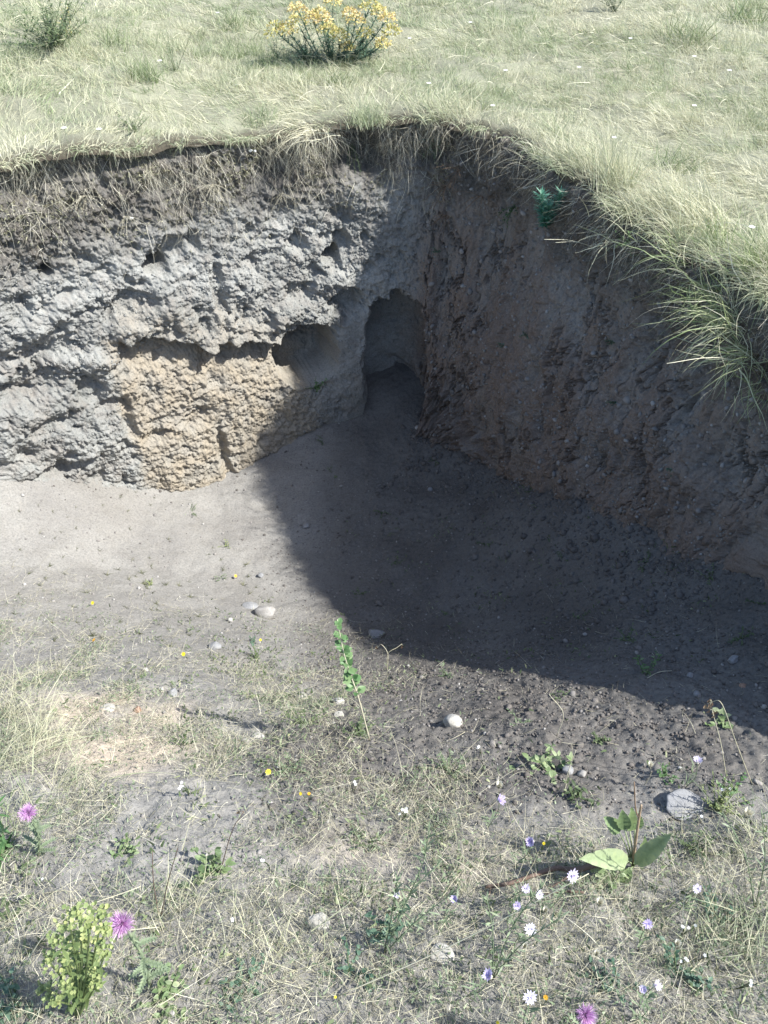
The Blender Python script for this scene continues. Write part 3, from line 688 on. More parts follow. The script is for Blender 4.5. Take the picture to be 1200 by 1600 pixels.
# --- stones
stone(416, 957, 34, 30, 'grey', 'large rounded grey stone beside the shadow edge on the pit floor', sink=.28)
stone(391, 945, 26, 20, 'dull', 'flat dull grey stone touching the left of the large rounded stone', flat=.4)
stone(590, 990, 28, 24, 'dull', 'triangular grey stone lying in the shade behind the leafy green shoot', angular=.9)
stone(706, 1128, 31, 27, 'chalk', 'egg shaped white stone alone on the dark crumbly soil', rot=-.35, sink=.42)
stone(478, 822, 14, 10, 'dull', 'small flat grey stone in the upper shade near the wall corner', angular=.7)
stone(471, 1088, 18, 16, 'chalk', 'small pale stone left of the two white stones by the leafy shoot')
stone(529, 1096, 20, 16, 'white', 'white stone just above a flat pale one beside the leafy shoot', angular=.6)
stone(531, 1116, 20, 16, 'chalk', 'flat pale stone just below the white one beside the leafy shoot', angular=.8, flat=.4)
stone(336, 1010, 22, 16, 'dull', 'grey stone in the weeds below and left of the large rounded stone')
stone(270, 1082, 20, 22, 'dull', 'upright grey chip of stone standing in straw left of centre', angular=.9)
stone(252, 1076, 12, 9, 'white', 'small white chip beside the upright grey chip', angular=.9)
stone(228, 1046, 10, 13, 'white', 'thin white chip above the upright grey chip', angular=.9)
stone(383, 1158, 16, 15, 'chalk', 'crumbled pale stone, left one of a pair in the short grass', angular=.8)
stone(404, 1150, 24, 12, 'chalk', 'flat pale stone, right one of a pair in the short grass', angular=.8, flat=.3)
stone(216, 1109, 14, 11, 'rust', 'small reddish stone on the sandy patch')
stone(360, 969, 10, 9, 'white', 'little white stone among weeds left of the large rounded stone')
stone(408, 899, 11, 9, 'dull', 'little grey stone above the large rounded stone')
stone(652, 668, 9, 8, 'white', 'tiny pale stone in the shade at the foot of the cave slope', angular=.5)
stone(672, 765, 10, 9, 'dull', 'small grey stone in the shade below the bulging wall corner')
stone(1145, 1030, 20, 15, 'dull', 'blue grey angular stone in the deep shade at far right', angular=.8)
stone(1089, 1084, 13, 9, 'dull', 'small flat grey stone at the right edge of the shade', angular=.5)
stone(1160, 1072, 13, 10, 'rust', 'small brown stone in the shade at far right')
stone(1078, 1055, 11, 11, 'dull', 'round grey stone in the shade above the small flat grey one')
stone(1020, 928, 11, 8, 'dull', 'lone small grey stone in the middle of the shaded slope')
stone(885, 1203, 20, 17, 'dull', 'grey brown stone right of the broad green weed on dark soil', angular=.5)
stone(908, 1208, 16, 14, 'grey', 'crumbly earth coloured stone right of its grey brown neighbour', angular=.4)
stone(217, 919, 7, 7, 'white', 'tiny white pebble at the right on the pale sandy pit floor')
stone(39, 913, 6, 6, 'white', 'tiny white pebble at the left on the pale sandy pit floor')
stone(498, 1440, 42, 22, 'chalk', 'pale flat stone half hidden in dry grass at the bottom centre', angular=.6, flat=.3)
stone(690, 1490, 40, 20, 'chalk', 'pale flat stone half hidden in straw right of bottom centre', angular=.6, flat=.3)
stone(168, 1105, 26, 12, 'chalk', 'buff flat stone on the yellow sandy patch', angular=.5, flat=.25)
o = stone(1080, 1258, 84, 36, 'dull', 'large angular grey slab of stone behind the thick clump of fine weed', name='stone_slab', angular=1.0, rot=.2, flat=.2, sink=.62)

# --- tufts on the bare sand
def tuft_mesh(kind):
    n = 16; V, F, T = strips(np.zeros((n, 3)) + rng.normal(0, .003, (n, 3)) * [1, 1, 0], dirs(n, 5, 45), rng.uniform(.02, .05, n), rng.uniform(.0018, .003, n), .5, 3, .5, rng.random(n) * (.5 if kind else .9)); return V, F, T
tm = []
for k in range(6):
    V, F, T = tuft_mesh(k % 2); tm.append((V, F, T))
tp_ = []
random.seed(3)
cand = [(62,833),(120,858),(82,800),(105,808),(118,825),(86,842),(118,793),(188,778),(160,790),(212,770),(240,778),(235,790),(200,799),(45,898),(28,930),(22,960),(98,872),(70,905),(30,800),(60,790)]
while len(cand) < 78:
    x = random.gauss(255, 120); y = random.gauss(930, 65)
    if 5 < x < 430 and 780 < y < 1040 and y > 800 + .0 * x: cand.append((x, y))
first = {}
for i, (x, y) in enumerate(cand):
    P = on_pit(x, y); k = i % 6
    if k not in first:
        o = mk('grass_tuft', tm[k][0], tm[k][1], M_tuft, dict(tint=tm[k][2])); first[k] = o
    else:
        o = first[k].copy(); scene.collection.objects.link(o)
    o.location = Vector([P[0], P[1], float(G(P[0], P[1]))]); o.rotation_euler = (.1, -.1, ru(0, 6.28)); q = ru(.55, 1.0) * (1.1 if y > 880 else .8); o.scale = (q, q, q)
    zone = ('close under the foot of the bank' if y < 815 else 'on the bare pale sand at the left edge' if x < 90 else 'on the middle of the pale sand' if y < 900 and x < 300 else 'on the pale sand nearer the shadow' if x >= 300 and y < 950
            else 'where the sand meets the straw at the left' if x < 240 else 'where the sand meets the weeds left of the rounded stone')
    tag(o, 'tiny dark grass tuft ' + zone, 'grass tuft', 'tiny tufts ' + zone)

# --- grass tussocks
def tussock(P, n, L, W, lo, hi, az, sp, bend, mat, tint, label, name='grass_tussock', cat='grass clump', rad=.04, group=None, curl=.25, ns=6, wav=0.0):
    P = V3(P); a = rng.normal(0, rad, (n, 3)) * [1, 1, .0]; d = dirs(n, lo, hi, az, sp)
    V, F, T = strips(a - [0, 0, .01], d, L * rng.uniform(.45, 1.1, n), W * rng.uniform(.6, 1.2, n), bend * rng.uniform(.4, 1.6, n), ns, curl, np.clip(rng.normal(tint, .22 if wav else .16, n), 0, 1), wav)
    o = mk(name, V, F, mat, dict(tint=T)); o.location = Vector([float(c) for c in P]); return tag(o, label, cat, group)
def mw(px, py): return on_meadow(px, py)
tussock(mw(955, 290), 190, .34, .0032, 55, 88, 2.6, 1.0, .5, M_grass, .72, 'tall upright yellow grass clump standing on the rim right of the blue green shoot', rad=.05)
tussock(mw(1085, 345), 420, .30, .0036, 25, 70, 2.7, .6, .9, M_grass, .80, 'thick straw coloured tussock combed over to the left near the right rim', rad=.08)
tussock(mw(1010, 330), 240, .22, .0034, 25, 75, 2.9, .9, 1.0, M_grass, .70, 'pale tussock between the yellow clump and the combed straw tussock', rad=.07)
tussock(mw(900, 255), 240, .20, .0034, 25, 75, 3.2, 1.0, 1.1, M_grass, .55, 'soft greenish tussock on the rim above the blue green shoot', rad=.07)
tussock(mw(225, 125), 160, .17, .004, 40, 85, 1.0, 2.0, .6, M_grass, .10, 'dark olive grass tuft in the left part of the meadow', rad=.045)
tussock(mw(1050, 262), 200, .14, .004, 30, 80, 1.0, 2.0, .6, M_grass, .18, 'olive grass tuft in the meadow above the combed straw tussock', rad=.07)
tussock(mw(1075, 65), 190, .22, .005, 40, 85, 1.0, 2.0, .6, M_grass, .12, 'dark green tuft near the top right of the meadow', rad=.08)
tussock(mw(1165, 35), 190, .24, .005, 40, 85, 1.0, 2.0, .6, M_grass, .16, 'olive tuft at the top right corner of the meadow', rad=.09)
tussock(mw(362, 42), 130, .16, .005, 40, 85, 1.0, 2.0, .6, M_grass, .14, 'small olive tuft left of the yellow flowering spurge', rad=.06)
tussock(mw(525, 130), 130, .13, .004, 40, 85, 1.0, 2.0, .6, M_grass, .15, 'small olive tuft just below the yellow flowering spurge', rad=.05)
tussock(mw(178, 75), 130, .16, .005, 40, 85, 1.0, 2.0, .6, M_grass, .22, 'yellow green tuft right of the dark bush at the top left', rad=.06)
tussock(mw(405, 190), 150, .13, .0036, 40, 85, 1.0, 2.0, .6, M_grass, .28, 'round green tuft on the back rim left of the hanging straw', rad=.05)
tussock(mw(575, 190), 200, .15, .0036, 45, 88, 1.0, 2.0, .6, M_grass, .42, 'round yellowish tuft at the middle of the back rim', rad=.06)
tussock(mw(20, 95), 130, .13, .004, 40, 85, 1.0, 2.0, .6, M_grass, .15, 'dark tuft at the far left edge of the meadow', rad=.06)
tussock(mw(700, 175), 260, .20, .0034, 25, 75, 3.4, 1.0, 1.0, M_grass, .62, 'pale tussock on the rim above the shaded corner', rad=.07)
tussock(mw(480, 200), 170, .30, .0034, 5, 40, -2.0, .8, 1.0, M_straw, .62, 'bleached flattened straw clump hanging over the middle of the back rim', rad=.07)
# reed grass leaning out from the right rim
M_reed = plant('reed_blade', [(0, (.13, .18, .07)), (.35, (.26, .33, .15)), (.65, (.48, .50, .31)), (1, (.70, .67, .52))], .5, .3)
for (px, py, n, L, az, lo, hi, be, ti, lab) in [
    (1075, 400, 46, .30, 3.1, 10, 60, .9, .55, 'uppermost leafy reed grass clump leaning left over the right rim'),
    (1130, 450, 60, .32, 3.3, 0, 55, .9, .5, 'green reed grass clump below the uppermost one on the right rim'),
    (1165, 490, 80, .38, 3.35, -5, 50, .8, .6, 'broad reed grass clump reaching farthest left over the shaded wall'),
    (1195, 545, 70, .34, 3.5, -15, 45, .9, .55, 'reed grass clump at the right edge above the lowest hanging one'),
    (1205, 600, 34, .22, 3.9, -50, 30, 1.0, .5, 'lowest reed grass clump hanging down at the right edge'),
    (1185, 420, 120, .24, 2.4, 30, 80, .7, .45, 'bushy green grass clump at the right edge of the rim'),
    (1120, 385, 50, .22, 2.0, 40, 85, .5, .35, 'short fresh green reed clump behind the uppermost leaning one'),
    (975, 365, 20, .24, 3.6, -40, 30, .9, .85, 'sparse dry stalks leaning out over the shaded wall left of the reeds')]:
    s_, z_, t_ = ray_wall(px, py) if py > 520 else (0, 0, 0)
    P = mw(px, py) if py <= 520 else wall_point(s_, z_, .03)
    if float(inside_off([P[0]], [P[1]])[0]) > 0 and py <= 520:
        s_, z_, t_ = ray_wall(px, py); P = wall_point(s_, z_, .02)
    tussock(P, int(n * 1.3), L * .9, .0042, lo, hi, az, .8, be, M_reed, ti, lab, 'reed_grass', 'reed grass', .05, 'reed grass along the right rim', .38, 8, .14)
P = wall_point(*ray_wall(1180, 560)[:2], .03)
pb = PB(); q = at_y(1042, 568, P[1] - .25); pb.tube(spath([P, (P + q) / 2 + [0, 0, .02], q]), .0022, .001, 5, .9); tag(pb.build('dry_stalk', M_straw), 'single long straight pale stalk poking left across the shaded wall', 'stalk')
P = wall_point(*ray_wall(935, 385)[:2], .02); pb = PB()
for tx, ty in ((850, 374), (868, 379)): q = at_y(tx, ty, P[1] - .15); pb.tube(spath([P, (P + q) / 2 + [0, 0, .015], q]), .0018, .0009, 5, .9)
tag(pb.build('dry_stalk', M_straw), 'forked pair of pale dry stalks pointing left below the blue green shoot', 'stalk')
# dry long grass on the left of the foreground
for (px, py, n, L, az, ti, lab) in [(12, 1120, 170, .26, .7, .75, 'uppermost long pale grass clump at the left edge of the foreground'), (60, 1165, 150, .22, .5, .7, 'long pale grass clump between the left edge and the sandy patch'),
    (8, 1205, 170, .24, .6, .62, 'long straw clump at the left edge level with the sandy patch'), (90, 1235, 120, .18, .4, .6, 'short straw clump under the sandy patch'), (30, 1300, 130, .18, .9, .5, 'greenish straw clump below the small pink thistle'),
    (255, 1440, 120, .16, .8, .7, 'dry straw clump right of the large pink thistle'), (430, 1500, 120, .16, 1.8, .65, 'dry straw clump in the middle of the bottom edge'), (1150, 1500, 150, .18, 1.9, .55, 'greenish straw clump at the bottom right'),
    (1180, 1330, 130, .16, 2.0, .6, 'fine straw clump at the right edge above the bottom corner')]:
    tussock(on_pit(px, py), n, L, .0022, 10, 75, az, 1.2, .9, M_grass, ti, lab, 'straw_clump', 'grass clump', .055, 'dry grass clumps in the foreground', .35)

# --- leafy weeds
def leafy(P, nst, H, lL, lW, mat, label, lo=40, hi=85, per=9, name='weed', cat='weed', shape=.8, droop=.3, tint=.5, az=None, sp=math.pi, smat=None, lrise=10, group=None, sr=.0012, fold=.25):
    P = V3(P); root = empty(name, P, label, cat, group); st = PB(); lf = PB()
    for i in range(nst):
        pts = bend_path(P + [ru(-.01, .01), ru(-.01, .01), -.005], rdir(lo, hi, az, sp), H * ru(.6, 1.1), 6, droop, .10)
        st.tube(pts, sr * 1.3, sr * .6, 4, ru(.3, .7))
        for j in range(int(per * 1.5)):
            u = (j + ru(.2, 1)) / int(per * 1.5) * 5.8; k = int(u); f = u - k; b = pts[k] * (1 - f) + pts[min(k + 1, 6)] * f
            lf.leaf(b, rdir(lrise - 15, lrise + 45), lL * ru(.45, 1.0), lW * ru(.5, .95), (0, 0, 1), .5, fold, 4, min(1, max(0, random.gauss(tint, .2))), shape)
    st.build('stem', smat or M_weed, root); lf.build('foliage', mat, root); return root
W = leafy
W(on_pit(855, 1195), 9, .10, .028, .017, M_broad, 'large pale green leafy weed spreading on the dark soil', 5, 60, 8, tint=.6)
W(on_pit(1010, 1055), 7, .10, .022, .009, M_vine, 'bright green weed at the edge of the shade right of centre', 10, 70, 8, tint=.5)
W(on_pit(1042, 1215), 10, .06, .012, .005, M_vine, 'compact fresh green weed above the grey slab', 20, 80, 10, tint=.5)
W(on_pit(940, 1158), 7, .05, .014, .006, M_weed, 'small round green weed on the dark soil above the broad leaved plant', 10, 70, 8)
W(on_pit(700, 1055), 6, .09, .018, .006, M_grey, 'thin grey green weed just under the shadow edge above the white stone', 30, 80, 7)
W(on_pit(865, 1088), 6, .07, .014, .006, M_weed, 'low weed on dark soil under the shadow edge', 10, 60, 7)
W(on_pit(815, 1130), 5, .05, .016, .006, M_grey, 'tiny spread weed right of the egg shaped stone', 5, 40, 6)
W(on_pit(700, 1210), 16, .09, .014, .006, M_grey, 'wide feathery green weed patch below the egg shaped stone', 10, 60, 9)
W(on_pit(900, 1250), 6, .07, .024, .010, M_weed, 'dark narrow leaved weed left of the broad leaved plant', 10, 60, 6, tint=.3)
W(on_pit(325, 1372), 9, .07, .026, .016, M_broad, 'dark leafy rosette on the bare foreground patch', 5, 60, 6, tint=.35)
W(on_pit(605, 1455), 9, .09, .022, .010, M_blue, 'blue green weed in shadow at the bottom centre', 20, 80, 7, tint=.4)
W(on_pit(545, 1525), 16, .08, .014, .010, M_blue, 'clover like blue green patch at the bottom edge', 5, 60, 8, tint=.4)
W(on_pit(385, 1540), 10, .07, .014, .009, M_blue, 'small clover like patch left of the larger one at the bottom', 5, 60, 8, tint=.5)
W(on_pit(250, 1570), 10, .08, .022, .012, M_broad, 'green weed right of the thistle stem at the bottom edge', 10, 70, 7, tint=.5)
W(on_pit(955, 1375), 8, .07, .024, .017, M_broad, 'pale low weed directly under the broad leaved plant', 5, 70, 6, tint=.7)
W(on_pit(1120, 1262), 26, .11, .012, .003, M_bract, 'thick yellow green clump of fine weed in front of the grey slab', 40, 88, 12, tint=.5)
W(on_pit(1155, 1240), 10, .07, .014, .008, M_vine, 'fresh green weed right of the grey slab', 10, 70, 8, tint=.6)
W(on_pit(400, 1030), 12, .07, .014, .007, M_weed, 'dark green weed in the grass below the large rounded stone', 10, 60, 8)
W(on_pit(395, 1005), 6, .04, .014, .008, M_blue, 'small bright green weed right under the large rounded stone', 10, 60, 7)
W(on_pit(345, 905), 9, .06, .012, .005, M_grey, 'olive weed in the middle of the pit floor', 10, 60, 7)
W(on_pit(298, 800), 9, .07, .012, .005, M_grey, 'greyish flat weed on the sand under the tan block', 5, 40, 7)
W(on_pit(236, 915), 6, .05, .012, .006, M_bract, 'yellow green weed on the sand', 10, 60, 7, tint=.6)
W(on_pit(355, 855), 6, .06, .012, .005, M_bract, 'yellow green weed below the greyish flat weed', 10, 60, 7, tint=.5)
W(on_pit(288, 1165), 7, .07, .014, .007, M_weed, 'dark green weed right of the sandy patch', 10, 60, 7, tint=.4)
W(on_pit(475, 1130), 14, .09, .014, .007, M_weed, 'wide green weed patch left of the leafy shoot', 5, 50, 9, tint=.6)
W(on_pit(565, 1150), 12, .08, .018, .009, M_weed, 'dense dark weed at the foot of the leafy shoot', 5, 60, 9, tint=.5)
W(on_pit(1085, 1325), 12, .08, .014, .006, M_weed, 'dark shaded weed right of the broad leaved plant', 10, 70, 8, tint=.3)
W(on_pit(1110, 1440), 10, .08, .016, .008, M_blue, 'dark green weed among straw at the lower right', 5, 60, 8, tint=.3)
W(on_pit(1060, 1520), 12, .08, .016, .009, M_blue, 'dark green weed at the bottom right', 5, 60, 8, tint=.35)
W(on_pit(960, 1540), 12, .08, .016, .009, M_blue, 'dark green weed right of the white and lilac daisy at the bottom', 5, 60, 8, tint=.3)
W(on_pit(20, 1440), 9, .08, .02, .009, M_weed, 'green weed at the left edge beside the bare patch', 10, 70, 7, tint=.5)
W(on_pit(30, 1570), 12, .09, .022, .011, M_blue, 'blue green weed in the bottom left corner', 10, 70, 7, tint=.45)
W(on_pit(10, 1330), 7, .14, .04, .009, M_vine, 'tall fresh green weed at the left edge below the small thistle', 50, 88, 8, tint=.5)
W(on_pit(205, 1330), 7, .06, .018, .010, M_broad, 'small green weed above the bare foreground patch', 10, 70, 6, tint=.5)
W(on_pit(570, 1320), 10, .07, .014, .005, M_grey, 'grey green weed left of the lilac flower on the wand', 10, 60, 8)
W(on_pit(455, 1205), 10, .07, .014, .006, M_grey, 'grey green weed right of the yellow flower', 10, 60, 8)
# in the shade
for px, py, lab in [(520, 742, 'dim green weed in the shade under the cave slope'), (505, 690, 'dim green sprig at the shadow edge by the tan block'), (680, 720, 'dim green sprig beside the foot of the bulging wall corner'), (830, 765, 'dim green weed at the foot of the shaded wall'),
    (600, 800, 'dim green sprig in the upper middle of the shaded slope'), (760, 850, 'dim weed in the centre of the shaded slope'), (880, 870, 'dim weed right of centre on the shaded slope'), (1010, 880, 'dim green weed below the right part of the shaded wall'),
    (1110, 905, 'dim weed near the right end of the shaded slope'), (1185, 940, 'bright leaved weed in the shade at the right edge'), (620, 880, 'dim weed at the left of the shaded slope'), (910, 965, 'dim weed low on the shaded slope'),
    (700, 960, 'dim weed above the shadow edge'), (1160, 1000, 'dim weed above the blue grey stone'), (560, 930, 'dim sprig behind the leafy shoot'), (980, 1000, 'dim weed above the bright green one at the shadow edge')]:
    W(on_pit(px, py), 6, .07, .016, .007, M_weed, lab, 5, 60, 6, tint=.5, group='weeds in the shade')
for px, py, lab in [(820, 532, 'green sprig rooted in the shaded wall, left one of two'), (851, 518, 'green sprig rooted in the shaded wall, right one of two'), (965, 532, 'faint sprig in the middle of the shaded wall'),
    (1088, 720, 'faint sprig low in the right part of the shaded wall'), (985, 620, 'faint sprig in a dark crack of the shaded wall'), (690, 385, 'faint sprig high in the shaded corner')]:
    s_, z_, t_ = ray_wall(px, py); W(wall_point(s_, z_, .0), 5, .05, .014, .007, M_blue, lab, -10, 50, 6, name='wall_weed', tint=.5, az=-2.6, sp=1.0, group='weeds on the shaded wall')
s_, z_, t_ = ray_wall(482, 585); W(wall_point(s_, z_, .01), 10, .13, .022, .008, M_vine, 'green weed growing in front of the small alcove in the sunlit wall', 20, 80, 7, tint=.6, az=-1.2, sp=1.2)
s_, z_, t_ = ray_wall(810, 320); W(wall_point(s_, z_, .02), 8, .12, .02, .009, M_vine, 'dark green trailing weed on the rim left of the blue green shoot', -40, 40, 7, tint=.3, az=-2.2, sp=1.2, droop=1.2)
s_, z_, t_ = ray_wall(683, 225); W(wall_point(s_, z_, .04), 8, .13, .018, .010, M_grey, 'pale green trailing weed over the top of the shaded corner', -40, 50, 8, tint=.5, az=-1.9, sp=1.2, droop=1.2)
s_, z_, t_ = ray_wall(555, 235); W(wall_point(s_, z_, .06), 5, .42, .014, .009, M_grey, 'long olive vine trailing down the dark earth under the back rim', -60, -10, 26, name='trailing_vine', cat='vine', tint=.3, az=-1.5, sp=.8, droop=3)
s_, z_, t_ = ray_wall(1003, 372); W(wall_point(s_, z_, .03), 6, .09, .014, .007, M_vine, 'small bright green weed on the rim under the combed straw tussock', -20, 60, 8, tint=.7, az=-2.6, sp=1.2)
for px, py, lab, n in [(130, 300, 'matted olive dead weed on the left face under the rim', 12), (330, 285, 'matted olive dead weed on the middle of the sunlit face', 16), (195, 335, 'small dry yellowish weed hanging on the sunlit face', 8), (60, 310, 'matted dry weed at the far left of the face', 10), (440, 300, 'brownish dead weed right of the matted one', 10)]:
    s_, z_, t_ = ray_wall(px, py); W(wall_point(s_, z_, .03), n, .14, .010, .005, M_root, lab, -60, 30, 9, name='dead_weed', cat='dead weed', tint=.7, az=-1.4, sp=1.5, droop=1.0, smat=M_root, group='dead weeds on the sunlit face')
for px, py, lab in [(700, 285, 'brown dead weed with a puffy seed head in the shaded corner'), (725, 260, 'pale brown dead weed above the puffy one'), (760, 300, 'brown dead weed with catkin like spikes hanging from the rim'), (705, 330, 'small dark dead weed below the puffy one')]:
    s_, z_, t_ = ray_wall(px, py); root = W(wall_point(s_, z_, .05), 8, .16, .010, .006, M_brownw, lab, -40, 40, 10, name='dead_weed', cat='dead weed', tint=.6, az=-2.4, sp=1.4, droop=.9, smat=M_brownw, group='dead weeds in the shaded corner')
    if 'catkin' in lab:
        for dx, dy, L in ((8, 5, .14), (14, -14, .2), (2, 18, .10)):
            b = at_y(px + dx + 20, py + dy - 10, P[1] if False else wall_point(s_, z_, .08)[1]); c = PB()
            for k in range(26):
                q = b + np.array([.004 * math.sin(k), 0, -L * k / 26]); c.blob(q, .006, .9 - .3 * (k % 2), (1, 1, .6), .25)
            c.build('seed_spike', M_brownw, root)

# --- bushes in the meadow
P = mw(520, 97); root = empty('spurge_bush', P, 'large spurge bush with yellow flower heads at the top of the meadow', 'bush')
heads = [(432, 50), (448, 47), (466, 16), (466, 36), (500, 22), (505, 36), (512, 48), (520, 4), (547, 22), (530, 58), (543, 74), (556, 32), (578, 12), (592, 20), (606, 30), (612, 50), (598, 70), (488, 30), (570, 55)]
for i, (hx, hy) in enumerate(heads):
    q = at_y(hx, hy, P[1] + ru(-.14, .14)); st = PB(); b = P + np.array([ru(-.04, .04) + (q[0] - P[0]) * .25, ru(-.04, .04), -.01])
    pts = spath([b, b * .45 + q * .55 + [0, 0, -.02], q], 5); st.tube(pts, .004, .0025, 5, .4)
    for k in range(80):
        u = ru(.1, .98) * (len(pts) - 1.01); j = int(u); c = pts[j] * (1 - u + j) + pts[j + 1] * (u - j); st.leaf(c, rdir(0, 50), ru(.03, .05), .007, (0, 0, 1), .3, .2, 3, random.gauss(.55, .2))
    so_ = st.build('stem', M_blue, root)
    hd = PB(); rr = ru(.05, .075)
    for k in range(120):
        v = nrm(rng.normal(size=3)); v[2] = abs(v[2]) * .9 - .15; c = q + v * rr * ru(.5, 1)
        hd.leaf(c, v + rng.normal(size=3) * .5, ru(.012, .02), ru(.009, .014), nrm(rng.normal(size=3) + [0, -.5, 1]), .2, .2, 2, min(1, max(0, random.gauss(.62 + .15 * (i % 3 - 1), .2))))
    so_.location = (0, 0, 0); h_ = hd.build('flower_head', M_yel, root); h_.parent = so_
for dx in (-.30, .0, .12): pass
W(mw(432, 92), 7, .14, .03, .006, M_blue, 'small blue green spurge shoot left of the big yellow spurge', 60, 88, 16, name='spurge_shoot', cat='plant', tint=.5)
W(mw(478, 98), 30, .17, .035, .007, M_blue, 'low blue green foliage clump at the left foot of the yellow spurge', 30, 85, 14, name='spurge_shoot', cat='plant', tint=.55)
W(mw(570, 88), 30, .17, .03, .007, M_blue, 'low green foliage clump at the right foot of the yellow spurge', 30, 85, 12, name='spurge_shoot', cat='plant', tint=.45)
W(mw(85, 78), 46, .36, .042, .011, M_weed, 'dark green bushy weed at the top left of the meadow', 25, 85, 22, name='bush', cat='bush', tint=.55)
W(mw(110, 62), 6, .20, .018, .010, M_yel, 'small orange tinged spurge beside the dark bush', 60, 88, 14, name='spurge_shoot', cat='plant', tint=.6)
W(mw(275, 110), 8, .26, .016, .006, M_grey, 'thin grey weed dotted with white flowers in the left meadow', 50, 88, 10, cat='weed', tint=.6)
W(mw(960, 18), 14, .26, .03, .007, M_weed, 'dark leafy weed at the top of the meadow right of centre', 35, 85, 14, tint=.4)
W(mw(210, 205), 12, .12, .018, .007, M_weed, 'low green weed on the back rim left of centre', 10, 70, 10, tint=.7)

# --- blue green shoot on the right rim: two plumes
s_, z_, t_ = ray_wall(862, 352); P = wall_point(s_, z_, .03); root = empty('spurge_shoot', P, 'bright blue green spurge with two bushy plumes under the right rim', 'plant')
for tx, ty in ((846, 303), (877, 300), (858, 322)):
    q = at_y(tx, ty, P[1] - .16); st = PB(); pts = spath([P, (P + q) / 2 + [0, -.02, -.01], q], 6); st.tube(pts, .003, .002, 5, .3); sg = st.build('stem', M_shoot, root); lf = PB()
    for k in range(190):
        u = (k / 190) ** .8 * (len(pts) - 1.01); j = int(u); c = pts[j] * (1 - u + j) + pts[j + 1] * (u - j); lf.leaf(c, rdir(5, 60), ru(.03, .06), .0075, (0, 0, 1), .15, .2, 3, random.gauss(.45 + .4 * k / 190, .15))
    l_ = lf.build('foliage', M_shoot, root); l_.parent = sg

# --- leafy shoot in the middle of the pit
P = on_pit(578, 1158); root = empty('leafy_shoot', P, 'tall thin shoot with bright green round leaves at the shadow edge in the centre', 'plant')
pts = spath([P] + [at_y(x, y, P[1] + d) for x, y, d in ((560, 1090, .03), (546, 1050, .05), (536, 1015, .06), (527, 968, .07))], 6)
st = PB(); st.tube(pts, .0028, .0015, 6, .7); st.build('stem', M_straw, root)
for k in range(60):
    u = (.28 + .72 * k / 59) * (len(pts) - 1.01); j = int(u); c = pts[j] * (1 - u + j) + pts[j + 1] * (u - j); lf = PB(); d = rdir(-5, 50); L = ru(.010, .026) * (1.25 - .5 * k / 59)
    lf.tube([c, c + d * .006], .0008, .0006, 4, .5); lf.leaf(c + d * .006, d, L, L * .85, (0, -.3, 1), .4, .3, 5, min(1, max(0, random.gauss(.6, .2))), .7); lf.build('leaf', M_vine, root)

# --- broad leaved plant
P = on_pit(988, 1356); root = empty('broad_leaved_plant', P, 'broad leaved plant with two large pale green leaves and a brown stalk', 'plant')
def bigleaf(a, b, wpx, ya, yb, t, up=(0, -.5, 1), droop=.25):
    A = at_y(*a, P[1] + ya); B = at_y(*b, P[1] + yb); l = PB(); l.tube([P + [0, 0, .0], (P + A) / 2 + [0, 0, .01], A], .0022, .0016, 5, .8); d = B - A; L = np.linalg.norm(d)
    V0 = len(l.V); l.leaf(A, d + [0, 0, droop * L * .5], L, wpx * pxsize(A), up, droop * 1.5, .35, 14, t, .75, .07)
    o = l.build('leaf', M_broad, root); return o
bigleaf((980, 1345), (911, 1338), 30, -.02, -.05, .8); bigleaf((994, 1350), (1047, 1303), 26, -.02, .0, .72, (-.5, -.5, 1)); bigleaf((992, 1352), (1008, 1308), 22, .0, .02, .45, (.4, -.6, .8))
bigleaf((968, 1300), (945, 1276), 22, .03, .05, .45); bigleaf((976, 1296), (973, 1266), 20, .03, .05, .35, (-.2, -.7, .8)); bigleaf((984, 1298), (988, 1262), 18, .04, .06, .55, (.2, -.8, .6)); bigleaf((992, 1296), (1001, 1276), 18, .03, .04, .25, (.3, -.8, .6))
bigleaf((985, 1358), (968, 1385), 16, -.02, -.05, .3)
st = PB(); q = at_y(1002, 1258, P[1] + .02); pts = spath([P, at_y(994, 1310, P[1] + .01), at_y(999, 1275, P[1] + .02), q]); st.tube(pts, .004, .0026, 7, .9); st.tube(spath([pts[-8], at_y(993, 1262, P[1] + .02), at_y(991, 1222, P[1] + .03)]), .002, .0014, 5, .6); st.build('stem', M_brownw, root)

# --- dead branch on the ground
root = None; pb = PB()
def gpt(x, y, h): return on_pit(x, y, h)
main = spath([gpt(758, 1386, .02), gpt(800, 1379, .026), gpt(850, 1362, .036), gpt(872, 1356, .042), gpt(900, 1359, .04), gpt(935, 1350, .045), gpt(985, 1343, .035)], 6)
pb.tube(main, .0042, .0085, 7, .6); root = tag(pb.build('dead_branch', M_twig), 'dark dead branch lying on the soil left of the broad leaved plant', 'branch')
for pts in ([(900, 1360, .038), (880, 1375, .030), (858, 1388, .02)], [(912, 1394, .02), (880, 1393, .024), (850, 1398, .02)], [(768, 1385, .018), (764, 1398, .01)]):
    pb = PB(); pb.tube(spath([gpt(*p) for p in pts]), .0034, .002, 5, .4); t_o = pb.build('twig', M_twig); t_o.location = t_o.location - root.location; t_o.parent = root

